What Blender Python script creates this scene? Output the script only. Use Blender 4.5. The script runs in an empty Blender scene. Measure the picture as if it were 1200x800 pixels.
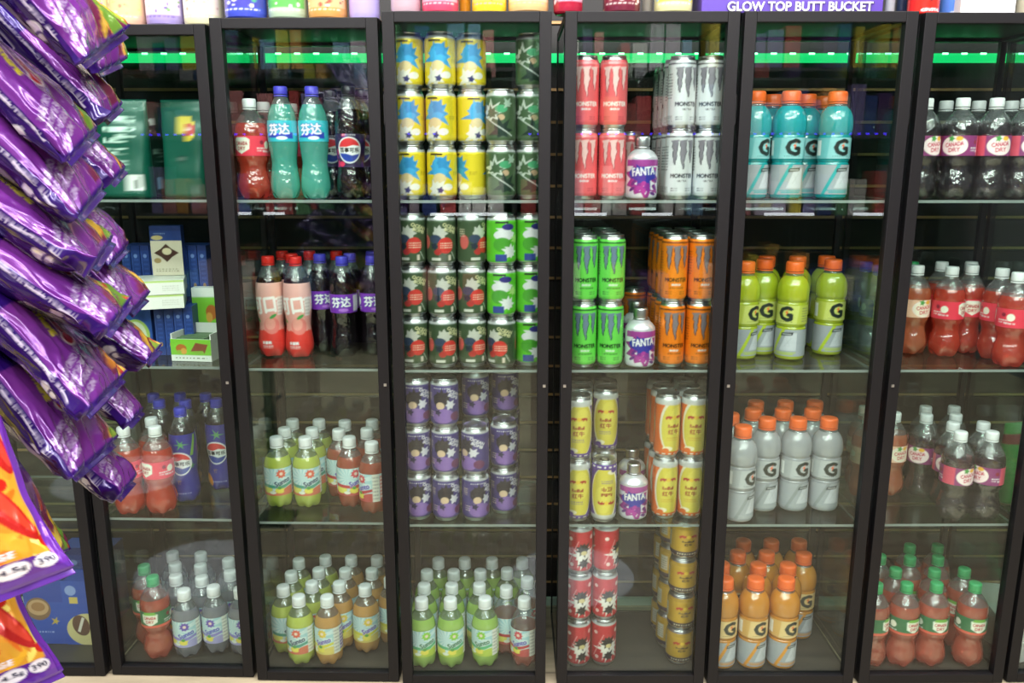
import bpy, bmesh, math, random
import numpy as np
from mathutils import Vector, Matrix, noise
random.seed(7)
SC = bpy.context.scene
COL = SC.collection
PI = math.pi
# ------------------------------------------------------------------ camera model (world metres, x right, y away, z up)
H, PITCH, F = 1.225, math.radians(12.3), 963.0
cp, sp = math.cos(PITCH), math.sin(PITCH)
def ray(px, py):
    xc, yc = (px - 600) / F, (400 - py) / F
    return Vector((xc, cp + yc * sp, -sp + yc * cp))
def at_depth(px, py, D):
    d = ray(px, py); return Vector((0, 0, H)) + d * (D / d.y)
def at_height(px, py, z):
    d = ray(px, py); return Vector((0, 0, H)) + d * ((z - H) / d.z)
def x_at(px, D, z):
    return (px - 600) / F * (D * cp + (H - z) * sp)
# ------------------------------------------------------------------ colours, materials
def lin(c):
    if isinstance(c, str):
        c = c.lstrip('#'); c = tuple(int(c[i:i + 2], 16) for i in (0, 2, 4))
    return tuple(((v / 255) / 12.92 if v / 255 <= .04045 else ((v / 255 + .055) / 1.055) ** 2.4) for v in c)
def new_mat(name):
    m = bpy.data.materials.new(name); m.use_nodes = True
    nt = m.node_tree; nt.nodes.clear()
    out = nt.nodes.new('ShaderNodeOutputMaterial')
    return m, nt, out
def principled(nt, color=None, rough=.5, metal=0., spec=.5, coat=0.):
    b = nt.nodes.new('ShaderNodeBsdfPrincipled')
    if color is not None: b.inputs['Base Color'].default_value = (*lin(color), 1)
    b.inputs['Roughness'].default_value = rough; b.inputs['Metallic'].default_value = metal
    b.inputs['Specular IOR Level'].default_value = spec; b.inputs['Coat Weight'].default_value = coat
    b.inputs['Coat Roughness'].default_value = .08
    return b
_mc = {}
def mat(name, color, rough=.5, metal=0., spec=.5, coat=0., emit=None, es=0., var=0.):
    if name in _mc: return _mc[name]
    m, nt, out = new_mat(name)
    b = principled(nt, color, rough, metal, spec, coat)
    if var:
        n = nt.nodes.new('ShaderNodeTexNoise'); n.inputs['Scale'].default_value = 9; n.inputs['Detail'].default_value = 6
        tc = nt.nodes.new('ShaderNodeTexCoord'); nt.links.new(tc.outputs['Object'], n.inputs['Vector'])
        mx = nt.nodes.new('ShaderNodeMixRGB'); mx.inputs[1].default_value = (*lin(color), 1)
        c = lin(color); mx.inputs[2].default_value = (*[v * (1 - var) for v in c], 1)
        nt.links.new(n.outputs['Fac'], mx.inputs[0]); nt.links.new(mx.outputs[0], b.inputs['Base Color'])
    if emit: b.inputs['Emission Color'].default_value = (*lin(emit), 1); b.inputs['Emission Strength'].default_value = es
    nt.links.new(b.outputs[0], out.inputs[0]); _mc[name] = m; return m
def art_mat(name, rough=.35, metal=0., coat=0., bump=0., spec=.5):
    if name in _mc: return _mc[name]
    m, nt, out = new_mat(name); b = principled(nt, None, rough, metal, spec, coat)
    a = nt.nodes.new('ShaderNodeAttribute'); a.attribute_name = 'Col'
    nt.links.new(a.outputs['Color'], b.inputs['Base Color'])
    if bump:
        n = nt.nodes.new('ShaderNodeTexNoise'); n.inputs['Scale'].default_value = 60; n.inputs['Detail'].default_value = 3
        tc = nt.nodes.new('ShaderNodeTexCoord'); nt.links.new(tc.outputs['Object'], n.inputs['Vector'])
        bp = nt.nodes.new('ShaderNodeBump'); bp.inputs['Strength'].default_value = bump; bp.inputs['Distance'].default_value = .004
        nt.links.new(n.outputs['Fac'], bp.inputs['Height']); nt.links.new(bp.outputs[0], b.inputs['Normal'])
    nt.links.new(b.outputs[0], out.inputs[0]); _mc[name] = m; return m
def fresnel_fac(nt, f0=.045, gain=1.):
    """Schlick reflectance of a thin pane: the same from either side."""
    g = nt.nodes.new('ShaderNodeNewGeometry')
    d = nt.nodes.new('ShaderNodeVectorMath'); d.operation = 'DOT_PRODUCT'
    nt.links.new(g.outputs['Normal'], d.inputs[0]); nt.links.new(g.outputs['Incoming'], d.inputs[1])
    ab = nt.nodes.new('ShaderNodeMath'); ab.operation = 'ABSOLUTE'; nt.links.new(d.outputs['Value'], ab.inputs[0])
    s = nt.nodes.new('ShaderNodeMath'); s.operation = 'SUBTRACT'; s.inputs[0].default_value = 1; nt.links.new(ab.outputs[0], s.inputs[1])
    p = nt.nodes.new('ShaderNodeMath'); p.operation = 'POWER'; p.inputs[1].default_value = 5; nt.links.new(s.outputs[0], p.inputs[0])
    ma = nt.nodes.new('ShaderNodeMath'); ma.operation = 'MULTIPLY_ADD'; ma.inputs[1].default_value = (1 - f0) * gain; ma.inputs[2].default_value = f0 * gain
    ma.use_clamp = True
    nt.links.new(p.outputs[0], ma.inputs[0]); return ma.outputs[0]
def glass_mat(name, tint='#f4faf7', f0=.045, rough=0.):
    if name in _mc: return _mc[name]
    m, nt, out = new_mat(name)
    t = nt.nodes.new('ShaderNodeBsdfTransparent'); t.inputs[0].default_value = (*lin(tint), 1)
    g = nt.nodes.new('ShaderNodeBsdfGlossy'); g.inputs['Roughness'].default_value = rough
    mx = nt.nodes.new('ShaderNodeMixShader')
    nt.links.new(fresnel_fac(nt, f0), mx.inputs[0]); nt.links.new(t.outputs[0], mx.inputs[1]); nt.links.new(g.outputs[0], mx.inputs[2])
    nt.links.new(mx.outputs[0], out.inputs[0]); _mc[name] = m; return m
def pet_mat(name, color, alpha, tint=None, bump=.35, scale=70, f0=.1):
    """Bottle plastic with drink in it: partly see-through tinted body with a wet gloss."""
    if name in _mc: return _mc[name]
    m, nt, out = new_mat(name)
    t = nt.nodes.new('ShaderNodeBsdfTransparent'); t.inputs[0].default_value = (*lin(tint or color), 1)
    b = principled(nt, color, .25, 0, .3)
    tr = nt.nodes.new('ShaderNodeBsdfTranslucent'); tr.inputs[0].default_value = (*lin(color), 1)
    m0 = nt.nodes.new('ShaderNodeMixShader'); m0.inputs[0].default_value = .3
    nt.links.new(b.outputs[0], m0.inputs[1]); nt.links.new(tr.outputs[0], m0.inputs[2])
    m1 = nt.nodes.new('ShaderNodeMixShader'); m1.inputs[0].default_value = alpha
    nt.links.new(t.outputs[0], m1.inputs[1]); nt.links.new(m0.outputs[0], m1.inputs[2])
    g = nt.nodes.new('ShaderNodeBsdfGlossy'); g.inputs['Roughness'].default_value = .15
    m2 = nt.nodes.new('ShaderNodeMixShader'); nt.links.new(fresnel_fac(nt, f0), m2.inputs[0])
    nt.links.new(m1.outputs[0], m2.inputs[1]); nt.links.new(g.outputs[0], m2.inputs[2])
    if bump:
        n = nt.nodes.new('ShaderNodeTexNoise'); n.inputs['Scale'].default_value = scale; n.inputs['Detail'].default_value = 1.5
        tc = nt.nodes.new('ShaderNodeTexCoord'); nt.links.new(tc.outputs['Object'], n.inputs['Vector'])
        bp = nt.nodes.new('ShaderNodeBump'); bp.inputs['Strength'].default_value = bump; bp.inputs['Distance'].default_value = .006
        nt.links.new(n.outputs['Fac'], bp.inputs['Height']); nt.links.new(bp.outputs[0], g.inputs['Normal'])
    nt.links.new(m2.outputs[0], out.inputs[0]); _mc[name] = m; return m
# ------------------------------------------------------------------ painting labels onto meshes (vertex colours)
_tx = {}
def glyphs(s):
    if s in _tx: return _tx[s]
    cu = bpy.data.curves.new('t', 'FONT'); cu.body = s; cu.resolution_u = 2; cu.align_x = 'CENTER'; cu.align_y = 'CENTER'
    o = bpy.data.objects.new('t', cu); COL.objects.link(o); bpy.context.view_layer.update()
    me = bpy.data.meshes.new_from_object(o.evaluated_get(bpy.context.evaluated_depsgraph_get()))
    v = np.array([p.co[:2] for p in me.vertices]) if len(me.vertices) else np.zeros((0, 2))
    me.calc_loop_triangles()
    t = np.array([tuple(l.vertices) for l in me.loop_triangles], int).reshape(-1, 3)
    bpy.data.objects.remove(o); bpy.data.curves.remove(cu); bpy.data.meshes.remove(me)
    if len(v):
        lo, hi = v.min(0), v.max(0); v = (v - (lo + hi) / 2) / (hi[1] - lo[1])
    _tx[s] = (v, t); return _tx[s]
class Art:
    """A small painting: W x Hh in millimetres, nx x ny samples, 3x supersampled; y grows upwards."""
    def __init__(self, W, Hh, nx, ny, bg):
        self.W, self.Hh, self.nx, self.ny, self.S = W, Hh, nx, ny, 3
        self.a = np.zeros((ny * 3, nx * 3, 3)); self.a[:] = lin(bg)
        self.sx, self.sy = nx * 3 / W, ny * 3 / Hh
    def poly(self, pts, c):
        c = lin(c); p = np.array([(x * self.sx, y * self.sy) for x, y in pts])
        x0, y0 = np.maximum(np.floor(p.min(0)).astype(int), 0); x1, y1 = np.ceil(p.max(0)).astype(int) + 1
        x1, y1 = min(x1, self.a.shape[1]), min(y1, self.a.shape[0])
        if x1 <= x0 or y1 <= y0: return self
        X, Y = np.meshgrid(np.arange(x0, x1) + .5, np.arange(y0, y1) + .5); ins = np.zeros(X.shape, bool)
        for i in range(len(p)):
            (ax, ay), (bx, by) = p[i], p[i - 1]
            if ay == by: continue
            ins ^= ((ay > Y) != (by > Y)) & (X < (bx - ax) * (Y - ay) / (by - ay) + ax)
        self.a[y0:y1, x0:x1][ins] = c; return self
    def rect(self, x0, y0, x1, y1, c): return self.poly([(x0, y0), (x1, y0), (x1, y1), (x0, y1)], c)
    def ell(self, x, y, rx, ry, c, rot=0, n=28):
        cr, sr = math.cos(rot), math.sin(rot)
        return self.poly([(x + rx * math.cos(t) * cr - ry * math.sin(t) * sr, y + rx * math.cos(t) * sr + ry * math.sin(t) * cr) for t in np.linspace(0, 2 * PI, n, False)], c)
    def star(self, x, y, r0, r1, n, c, jit=0., seed=1):
        R = random.Random(seed)
        return self.poly([(x + math.cos(k * PI / n) * (r0 if k % 2 else r1 * (1 + R.uniform(-jit, jit))), y + math.sin(k * PI / n) * (r0 if k % 2 else r1 * (1 + R.uniform(-jit, jit)))) for k in range(2 * n)], c)
    def line(self, x0, y0, x1, y1, w, c):
        dx, dy = x1 - x0, y1 - y0; L = math.hypot(dx, dy) or 1; nx, ny = -dy / L * w / 2, dx / L * w / 2
        return self.poly([(x0 + nx, y0 + ny), (x1 + nx, y1 + ny), (x1 - nx, y1 - ny), (x0 - nx, y0 - ny)], c)
    def text(self, s, x, y, h, c, rot=0., sx=1., outline=None, ow=.6, bold=0., maxw=None):
        v, t = glyphs(s)
        if not len(v): return self
        q = v * h; q = q * np.array([sx, 1])
        if maxw:
            w = np.ptp(q[:, 0])
            q[:, 0] *= maxw / w
        cr, sr = math.cos(rot), math.sin(rot)
        q = np.stack([q[:, 0] * cr - q[:, 1] * sr + x, q[:, 0] * sr + q[:, 1] * cr + y], 1)
        def stamp(off, cc):
            for tri in t: self.poly([tuple(q[i] + off) for i in tri], cc)
        if outline:
            for k in range(8): stamp(np.array([math.cos(k * PI / 4), math.sin(k * PI / 4)]) * ow, outline)
        stamp(np.zeros(2), c)
        if bold:
            for k in range(4): stamp(np.array([math.cos(k * PI / 2), math.sin(k * PI / 2)]) * bold, c)
        return self
    def smalltext(self, x0, y0, x1, y1, c, rows=3, seed=1):
        """illegible fine print: rows of short dashes"""
        R = random.Random(seed); dy = (y1 - y0) / rows
        for r in range(rows):
            x = x0
            while x < x1:
                w = R.uniform(.03, .1) * (x1 - x0) + .5
                self.rect(x, y0 + r * dy + dy * .25, min(x + w, x1), y0 + r * dy + dy * .7, c); x += w + .06 * (x1 - x0)
        return self
    def grad(self, y0, y1, c0, c1):
        c0, c1 = np.array(lin(c0)), np.array(lin(c1)); n = self.a.shape[0]
        for j in range(n):
            y = (j + .5) / self.sy
            if y0 <= y <= y1: self.a[j, :] = c0 + (c1 - c0) * (y - y0) / (y1 - y0)
        return self
    def out(self):
        return self.a.reshape(self.ny, 3, self.nx, 3, 3).mean((1, 3))
# ------------------------------------------------------------------ mesh builders
def mesh(name, verts, faces, mats=(), mi=None, smooth=True, col=None):
    me = bpy.data.meshes.new(name); me.from_pydata([tuple(v) for v in verts], [], [tuple(f) for f in faces])
    for m in mats: me.materials.append(m)
    if mi is not None: me.polygons.foreach_set('material_index', np.asarray(mi, dtype=np.int32))
    me.polygons.foreach_set('use_smooth', np.full(len(me.polygons), smooth))
    if col is not None:
        ca = me.color_attributes.new('Col', 'FLOAT_COLOR', 'POINT')
        ca.data.foreach_set('color', np.concatenate([col, np.ones((len(col), 1))], 1).astype(np.float32).ravel())
    me.update(); return me
def lathe(name, prof, n, mats, mz=None, art=None, az=None, rfun=None, capb=True, capt=True):
    """prof: (r,z) pairs bottom to top. art: Art wrapped round, its rows between az=(z0,z1), its middle facing -y. mz(z)->material index."""
    P = list(prof)
    nv = len(P); V = []; C = [] if art is not None else None
    A = art.out() if art is not None else None
    for r, z in P:
        for i in range(n):
            u = i / n; a = -PI / 2 + (u - .5) * 2 * PI; rr = r
            if rfun: rr = rfun(r, z, a)
            V.append((rr * math.cos(a), rr * math.sin(a), z))
            if A is not None:
                fy = min(max((z - az[0]) / (az[1] - az[0]) * (A.shape[0]) - .5, 0), A.shape[0] - 1); fx = (u * A.shape[1]) % A.shape[1]
                y0, x0 = int(fy), int(fx); y1, x1 = min(y0 + 1, A.shape[0] - 1), (x0 + 1) % A.shape[1]; ty, tx = fy - y0, fx - x0
                C.append((A[y0, x0] * (1 - tx) + A[y0, x1] * tx) * (1 - ty) + (A[y1, x0] * (1 - tx) + A[y1, x1] * tx) * ty)
    Fc = []; mi = []
    for j in range(nv - 1):
        m = mz((P[j][1] + P[j + 1][1]) / 2) if mz else 0
        for i in range(n):
            Fc.append((j * n + i, j * n + (i + 1) % n, (j + 1) * n + (i + 1) % n, (j + 1) * n + i)); mi.append(m)
    if capb: Fc.append(tuple(range(n - 1, -1, -1))); mi.append(mi[0])
    if capt: Fc.append(tuple(range((nv - 1) * n, nv * n))); mi.append(mi[-2 if capb else -1])
    return mesh(name, V, Fc, mats, mi, True, np.array(C) if C is not None else None)
def resample(prof, dz):
    out = [prof[0]]
    for (r0, z0), (r1, z1) in zip(prof, prof[1:]):
        k = max(1, int(math.ceil(abs(z1 - z0) / dz)))
        for i in range(1, k + 1): out.append((r0 + (r1 - r0) * i / k, z0 + (z1 - z0) * i / k))
    return out
def smooth_prof(pts, per=4):
    """Catmull-Rom through (r,z) points."""
    o = []; n = len(pts)
    for i in range(n - 1):
        p0, p1, p2, p3 = pts[max(i - 1, 0)], pts[i], pts[i + 1], pts[min(i + 2, n - 1)]
        for k in range(per):
            t = k / per
            o.append(tuple(.5 * (2 * p1[d] + (p2[d] - p0[d]) * t + (2 * p0[d] - 5 * p1[d] + 4 * p2[d] - p3[d]) * t * t + (3 * p1[d] - p0[d] - 3 * p2[d] + p3[d]) * t ** 3) for d in (0, 1)))
    o.append(pts[-1]); return o
class MB:
    def __init__(s): s.v = []; s.f = []; s.m = []
    def box(s, x0, y0, z0, x1, y1, z1, m=0):
        b = len(s.v)
        s.v += [(x0, y0, z0), (x1, y0, z0), (x1, y1, z0), (x0, y1, z0), (x0, y0, z1), (x1, y0, z1), (x1, y1, z1), (x0, y1, z1)]
        s.f += [(b, b + 3, b + 2, b + 1), (b + 4, b + 5, b + 6, b + 7), (b, b + 1, b + 5, b + 4), (b + 1, b + 2, b + 6, b + 5), (b + 2, b + 3, b + 7, b + 6), (b + 3, b, b + 4, b + 7)]
        s.m += [m] * 6; return s
    def build(s, name, mats, parent=None, bev=0., smooth=False):
        if not isinstance(mats, (list, tuple)): mats = [mats]
        me = mesh(name, s.v, s.f, mats, s.m, smooth)
        if bev:
            bm = bmesh.new(); bm.from_mesh(me); bmesh.ops.bevel(bm, geom=bm.edges[:], offset=bev, segments=2, affect='EDGES', profile=.6); bm.to_mesh(me); bm.free()
        return link(name, me, parent)
def link(name, data, parent=None, loc=None):
    o = bpy.data.objects.new(name, data); COL.objects.link(o)
    if parent is not None: o.parent = parent
    if loc is not None: o.location = loc
    return o
def empty(name, loc=(0, 0, 0), rz=0.):
    o = link(name, None); o.location = loc; o.rotation_euler = (0, 0, rz); o.empty_display_size = .05; return o
def tag(o, label=None, cat=None, group=None, kind=None):
    if label: o['label'] = label
    if cat: o['category'] = cat
    if group: o['group'] = group
    if kind: o['kind'] = kind
    return o
def copy_tree(src, parent=None):
    c = src.copy(); COL.objects.link(c); c.parent = parent
    for ch in src.children: copy_tree(ch, c)
    return c
# ------------------------------------------------------------------ label paintings
WHITE = '#f2f2f4'
def claw(A, x, y, w, h, fill, edge, tone=None):
    """three ragged vertical claw marks"""
    for k, (dx, L, wd) in enumerate(((-.4, .84, .13), (.0, 1., .15), (.42, .78, .12))):
        for g, c in ((1.0, edge), (0., fill)):
            e = g * .035 * w; X = x + dx * w; top = y + h / 2
            lf = []; rt = []
            R = random.Random(k + 3)
            for i in range(9):
                t = i / 8; half = wd * w * (1 - t ** 1.6) * (1 + R.uniform(-.25, .25)) + e; wob = R.uniform(-.03, .03) * w
                lf.append((X - half + wob, top - t * L * h)); rt.append((X + half + wob, top - t * L * h))
            A.poly(lf + rt[::-1], c)
        A.poly([(x + dx * w - .24 * w, y + h / 2 + .01 * h), (x + dx * w + .2 * w, y + h / 2 + .05 * h), (x + dx * w + .14 * w, y + h / 2 - .06 * h), (x + dx * w - .15 * w, y + h / 2 - .07 * h)], fill)
def art_energy(bg, ink, sub1, sub2, fill, wcol):
    A = Art(182, 148, 168, 104, bg)
    for cx in (91, 0, 182):
        claw(A, cx, 97, 44, 66, fill, ink)
        A.text('MONSTER', cx, 49, 9.5, wcol, maxw=52, bold=.75)
        A.text(sub1, cx, 37, 4.2, ink if sub1 == 'ULTRA' else WHITE, maxw=20, bold=.3)
        if sub2: A.text(sub2, cx, 29, 3.2, ink, maxw=32, bold=.2)
    for cx in (45, 136):
        A.smalltext(cx - 14, 8, cx + 14, 24, ink, 4, 3); A.smalltext(cx - 12, 60, cx + 12, 120, ink, 9, 5)
    A.smalltext(98, 12, 112, 22, ink, 2, 8); A.smalltext(66, 12, 80, 22, ink, 2, 9)
    A.rect(0, 138, 182, 142, ink if bg != '#f0696f' else '#e5868a')
    return A
def bull(A, x, y, s, d, c):
    P = [(-.9, -.35), (-.75, .25), (-.3, .45), (.15, .5), (.45, .35), (.75, .45), (.8, .1), (.95, -.15), (.65, -.25), (.5, -.1), (.35, -.35), (.45, -.6), (.25, -.55), (.05, -.2), (-.3, -.15), (-.5, -.55), (-.7, -.6), (-.6, -.3)]
    A.poly([(x + px * s * d, y + py * s) for px, py in P], c)
def art_bull(side, gold=False, tall=148):
    A = Art(182, tall, 140, 96, '#e2c43a' if not gold else '#c49a2c')
    h = tall
    for cx in (91, 0, 182):
        if not gold:
            A.rect(cx - 46, 0, cx + 46, h, side)
            A.ell(cx + 4, h * .52, 37, h * .50, '#e9e3cf'); A.ell(cx + 5, h * .5, 33, h * .47, '#d9c94e')
            A.ell(cx + 10, h * .62, 20, h * .25, '#e3d45c')
            A.rect(cx - 46, 0, cx + 46, h * .085, side)
        bull(A, cx - 11, h * .68, 9.5, 1, '#b32a26'); bull(A, cx + 14, h * .68, 9.5, -1, '#b32a26'); A.ell(cx + 1.5, h * .68, 5, 5, '#eec43c')
        A.text('RedBull', cx + 1, h * .53, h * .058, '#9e3b22' if not gold else '#4c3424', maxw=26, bold=.5)
        A.text('红牛', cx + 1, h * .43, h * .085, '#9e3b22' if not gold else '#3f2c20', bold=.5)
        if not gold:
            A.smalltext(cx - 14, h * .27, cx + 14, h * .34, side if side != '#e0691d' else '#c98a2a', 2, 3)
            A.ell(cx - 12, h * .13, 12, 6, '#efe6c8'); A.ell(cx - 16, h * .1, 8, 6, side)
        else:
            A.rect(cx - 46, h * .05, cx + 46, h * .2, '#3b2a3c'); A.smalltext(cx - 22, h * .08, cx + 22, h * .17, '#e8dcc0', 1, 4)
    if gold:
        for cx in (40, 142): A.rect(cx - 8, h * .3, cx + 10, h * .78, '#ded6c4'); A.smalltext(cx - 7, h * .33, cx + 9, h * .72, '#8d8478', 5, 3)
    A.smalltext(30, 2, 150, h * .07, '#f0e9dc', 1, 6)
    A.rect(0, h * .9, 182, h, '#c9c9c8' if not gold else '#b58d2c')
    return A
def art_plain(bg, seed, blobs, words=None, wcol=WHITE):
    A = Art(207, 114, 150, 84, bg); R = random.Random(seed)
    for cx in (104, 0, 207):
        for b in blobs:
            k, dx, dy, a, c, c2 = b
            if k == 'e': A.ell(cx + dx, dy, a, c, c2)
            elif k == 's': A.star(cx + dx, dy, a * .55, a, c, c2, .35, seed)
            elif k == 'r': A.rect(cx + dx, dy, cx + dx + a, dy + c, c2)
            elif k == 'l': A.line(cx + dx, dy, cx + a, c, 2.2, c2)
            elif k == 'p': A.smalltext(cx + dx, dy, cx + dx + a, dy + c[0], c2, c[1], seed + int(dx))
        for w in (words or []):
            A.text(w[0], cx + w[1], w[2], w[3], w[4], rot=w[5], bold=.5)
    A.rect(0, 108, 207, 114, '#b9b9bb'); A.rect(0, 0, 207, 3.5, '#b9b9bb')
    return A
ART = {}
def load_art():
    ART['pink_energy'] = art_energy('#f0696f', '#b83d4a', 'ENERGY', None, '#f6c9c8', '#fbe3e0')
    ART['white_energy'] = art_energy('#e2e2e6', '#4a464e', 'ULTRA', None, '#8d8792', '#3c3a42')
    ART['green_energy'] = art_energy('#72dc58', '#1d4f28', 'ENERGY', 'ULTRA PARADISE', '#7488a0', '#12331c')
    ART['orange_energy'] = art_energy('#f5831d', '#6b3a1d', 'ENERGY', 'ULTRA SUNRISE', '#8d8086', '#4f2812')
    ART['purple_bull'] = art_bull('#5c3c94'); ART['orange_bull'] = art_bull('#e0691d'); F_ = art_bull('#5c3c94'); F_.a = F_.a[::-1, ::-1].copy(); ART['flip_bull'] = F_; ART['gold_bull'] = art_bull('#c49a2c', True, 92)
    ART['yellow_soda'] = art_plain('#e8cf2e', 3, [('s', 0, 66, 34, 9, '#3f9fd8'), ('e', -2, 72, 19, 24, '#4aaee6'), ('s', 4, 82, 20, 6, '#3a93cf'), ('e', -3, 44, 15, 13, '#e9cf9c'), ('s', -8, 20, 26, 8, '#efe9dd'), ('e', 16, 24, 11, 8, '#f4efe6'), ('s', -1, 16, 10, 5, '#3c3a70'), ('r', -24, 100, 28, 5, '#4a3a20'), ('p', 30, 52, 16, (10, 3), '#8a6f1e')])
    ART['forest_soda'] = art_plain('#4d6547', 5, [('s', -16, 70, 26, 8, '#cfd6cc'), ('s', -14, 68, 17, 7, '#4d6547'), ('e', 8, 78, 14, 9, '#4fa576'), ('e', 8, 58, 8, 7, '#c9a888'), ('s', 8, 28, 26, 7, '#26382f'), ('l', -34, 62, 34, 14, '#d8ded8'), ('s', 22, 90, 12, 6, '#a9bfae')])
    ART['moss_soda'] = art_plain('#46583f', 7, [('s', 2, 76, 24, 8, '#c9c9c2'), ('e', -8, 62, 14, 11, '#3e4a63'), ('e', 16, 46, 18, 20, '#d8413a'), ('e', -2, 30, 9, 8, '#b83a36'), ('e', -34, 54, 11, 18, '#d2645e'), ('p', 4, 38, 30, (16, 3), '#f3d6c0'), ('s', -10, 44, 12, 5, '#2c3544'), ('r', 22, 8, 6, 14, '#e0d3c6'), ('r', -18, 8, 22, 7, '#d9d9d2'), ('l', 30, 30, 40, 10, '#b9c0b4'), ('p', -46, 66, 14, (22, 4), '#e8d9c0')], [('OCEAN', 28, 92, 8, '#dcd7a8', -.35), ('BOMB', 28, 82, 8, '#dcd7a8', -.35)])
    ART['lime_soda'] = art_plain('#62c531', 9, [('s', 8, 76, 26, 8, '#e4e6ea'), ('e', 4, 72, 24, 13, '#e9eaef'), ('e', 14, 92, 15, 8, '#3e3a86'), ('e', 0, 48, 21, 18, '#54a63a'), ('s', 18, 30, 22, 9, '#eceef0'), ('r', -16, 6, 26, 18, '#3c4f9c'), ('s', 34, 62, 14, 7, '#b9e388'), ('r', -16, 101, 30, 5, '#2c3a2a')])
    ART['purple_soda'] = art_plain('#4a3f84', 11, [('e', -2, 70, 20, 20, '#221f30'), ('s', 0, 78, 22, 8, '#221f30'), ('e', -4, 54, 10, 10, '#dcbfa6'), ('s', 20, 56, 15, 6, '#d9d7e6'), ('e', 2, 26, 28, 20, '#8a68b8'), ('s', -10, 36, 10, 5, '#2c2850'), ('e', 34, 24, 14, 12, '#6c3360'), ('p', -40, 66, 12, (22, 4), '#e3cdb2'), ('p', -36, 22, 14, (18, 3), '#d6c4c0'), ('p', -20, 98, 40, (6, 1), '#dedcea')], [('OCEAN', 30, 88, 8, '#e9e6f2', -.5), ('BOMB', 30, 77, 8, '#e9e6f2', -.5)])
    ART['red_soda'] = art_plain('#c32635', 13, [('s', 6, 46, 36, 14, '#ece6e4'), ('s', 4, 62, 22, 9, '#1f1b20'), ('e', 6, 52, 8, 6, '#d8c590'), ('s', 6, 24, 17, 7, '#2a2228'), ('e', -30, 88, 5, 5, '#f6d9d8'), ('e', 30, 92, 6, 6, '#f6d9d8'), ('e', -26, 20, 5, 5, '#f4cfcf'), ('l', -36, 20, -8, 84, '#e99ba0')])
    # tall white grape bottle-can
    A = Art(207, 86, 160, 72, '#e6e2ee')
    for cx in (104, 0, 207):
        A.star(cx, 42, 30, 46, 9, '#a43a94', .2, 4); A.rect(cx - 42, 70, cx + 42, 84, '#a9479c')
        A.star(cx + 4, 32, 14, 25, 8, '#e9e4ef', .3, 9)
        A.ell(cx - 2, 54, 32, 15, '#3a3fae'); A.star(cx, 46, 16, 30, 6, '#3b3aa6', .2, 2)
        A.text('FANTA', cx, 59, 17, '#f6f4fb', rot=.08, outline='#343a9e', ow=1.5, maxw=50, bold=.7)
        for k, (dx, dy) in enumerate(((-8, 28), (0, 32), (8, 28), (-4, 22), (4, 22), (0, 16), (10, 20), (-11, 22))): A.ell(cx + dx, dy, 5.5, 5.5, '#b23aa0' if k % 2 else '#8f2f96')
        for dx, dy, r in ((-26, 20, .6), (26, 24, -.8), (22, 10, -.3), (-22, 34, .9), (30, 38, -.4)): A.ell(cx + dx, dy, 8, 3.6, '#6b2f86', r)
    ART['fanta_can'] = A
    # sports drink: two bands
    for k, bg in (('teal', '#6fb4ba'), ('lime', '#b9c04e'), ('clear', '#a9acb0'), ('orange', '#d6a860')):
        base = {'teal': '#2ea2a4', 'lime': '#b5c52e', 'clear': '#a8abaf', 'orange': '#d9912f'}[k]
        A = Art(217, 50, 150, 40, bg)
        for cx in (108, 0, 217):
            A.poly([(cx - 28, 0), (cx + 28, 0), (cx + 33, 50), (cx - 23, 50)], {'teal': '#8ec6cc', 'lime': '#cbd070', 'clear': '#b4b7bb', 'orange': '#e6c48a'}[k])
            A.text('G', cx + 2, 27, 36, '#1f2a28', bold=2.6, sx=.92)
            A.poly([(cx + 2, 21), (cx + 9, 33), (cx + 5, 33), (cx + 9, 41), (cx, 30), (cx + 4, 30)], '#ef6a2c')
            A.smalltext(cx - 16, 4, cx + 18, 8, '#2d3a38', 1, 3)
        A.rect(50, 8, 64, 44, '#eceded'); A.smalltext(148, 5, 168, 45, '#5a5f62', 6, 2)
        ART['g_top_' + k] = A
        A = Art(207, 66, 120, 44, '#a3a6ad')
        for cx in (103, 0, 207):
            A.poly([(cx - 34, 0), (cx - 26, 0), (cx + 4, 66), (cx - 4, 66)], base if k != 'clear' else '#8f9498')
            A.poly([(cx - 8, 14), (cx + 30, 14), (cx + 30, 58), (cx + 8, 58)], '#c9cad2')
            A.poly([(cx - 6, 50), (cx + 20, 52), (cx + 22, 60), (cx - 4, 58)], '#2d3236'); A.smalltext(cx - 2, 52, cx + 18, 58, '#d5d8da', 1, 5)
            A.line(cx + 4, 24, cx + 18, 46, 1.2, '#b3b6bc'); A.line(cx + 16, 24, cx + 8, 44, 1.0, '#b3b6bc')
            A.rect(cx - 24, 8, cx + 30, 10, base); A.rect(cx - 18, 3.5, cx + 24, 6.5, base)
        ART['g_low_' + k] = A
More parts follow.
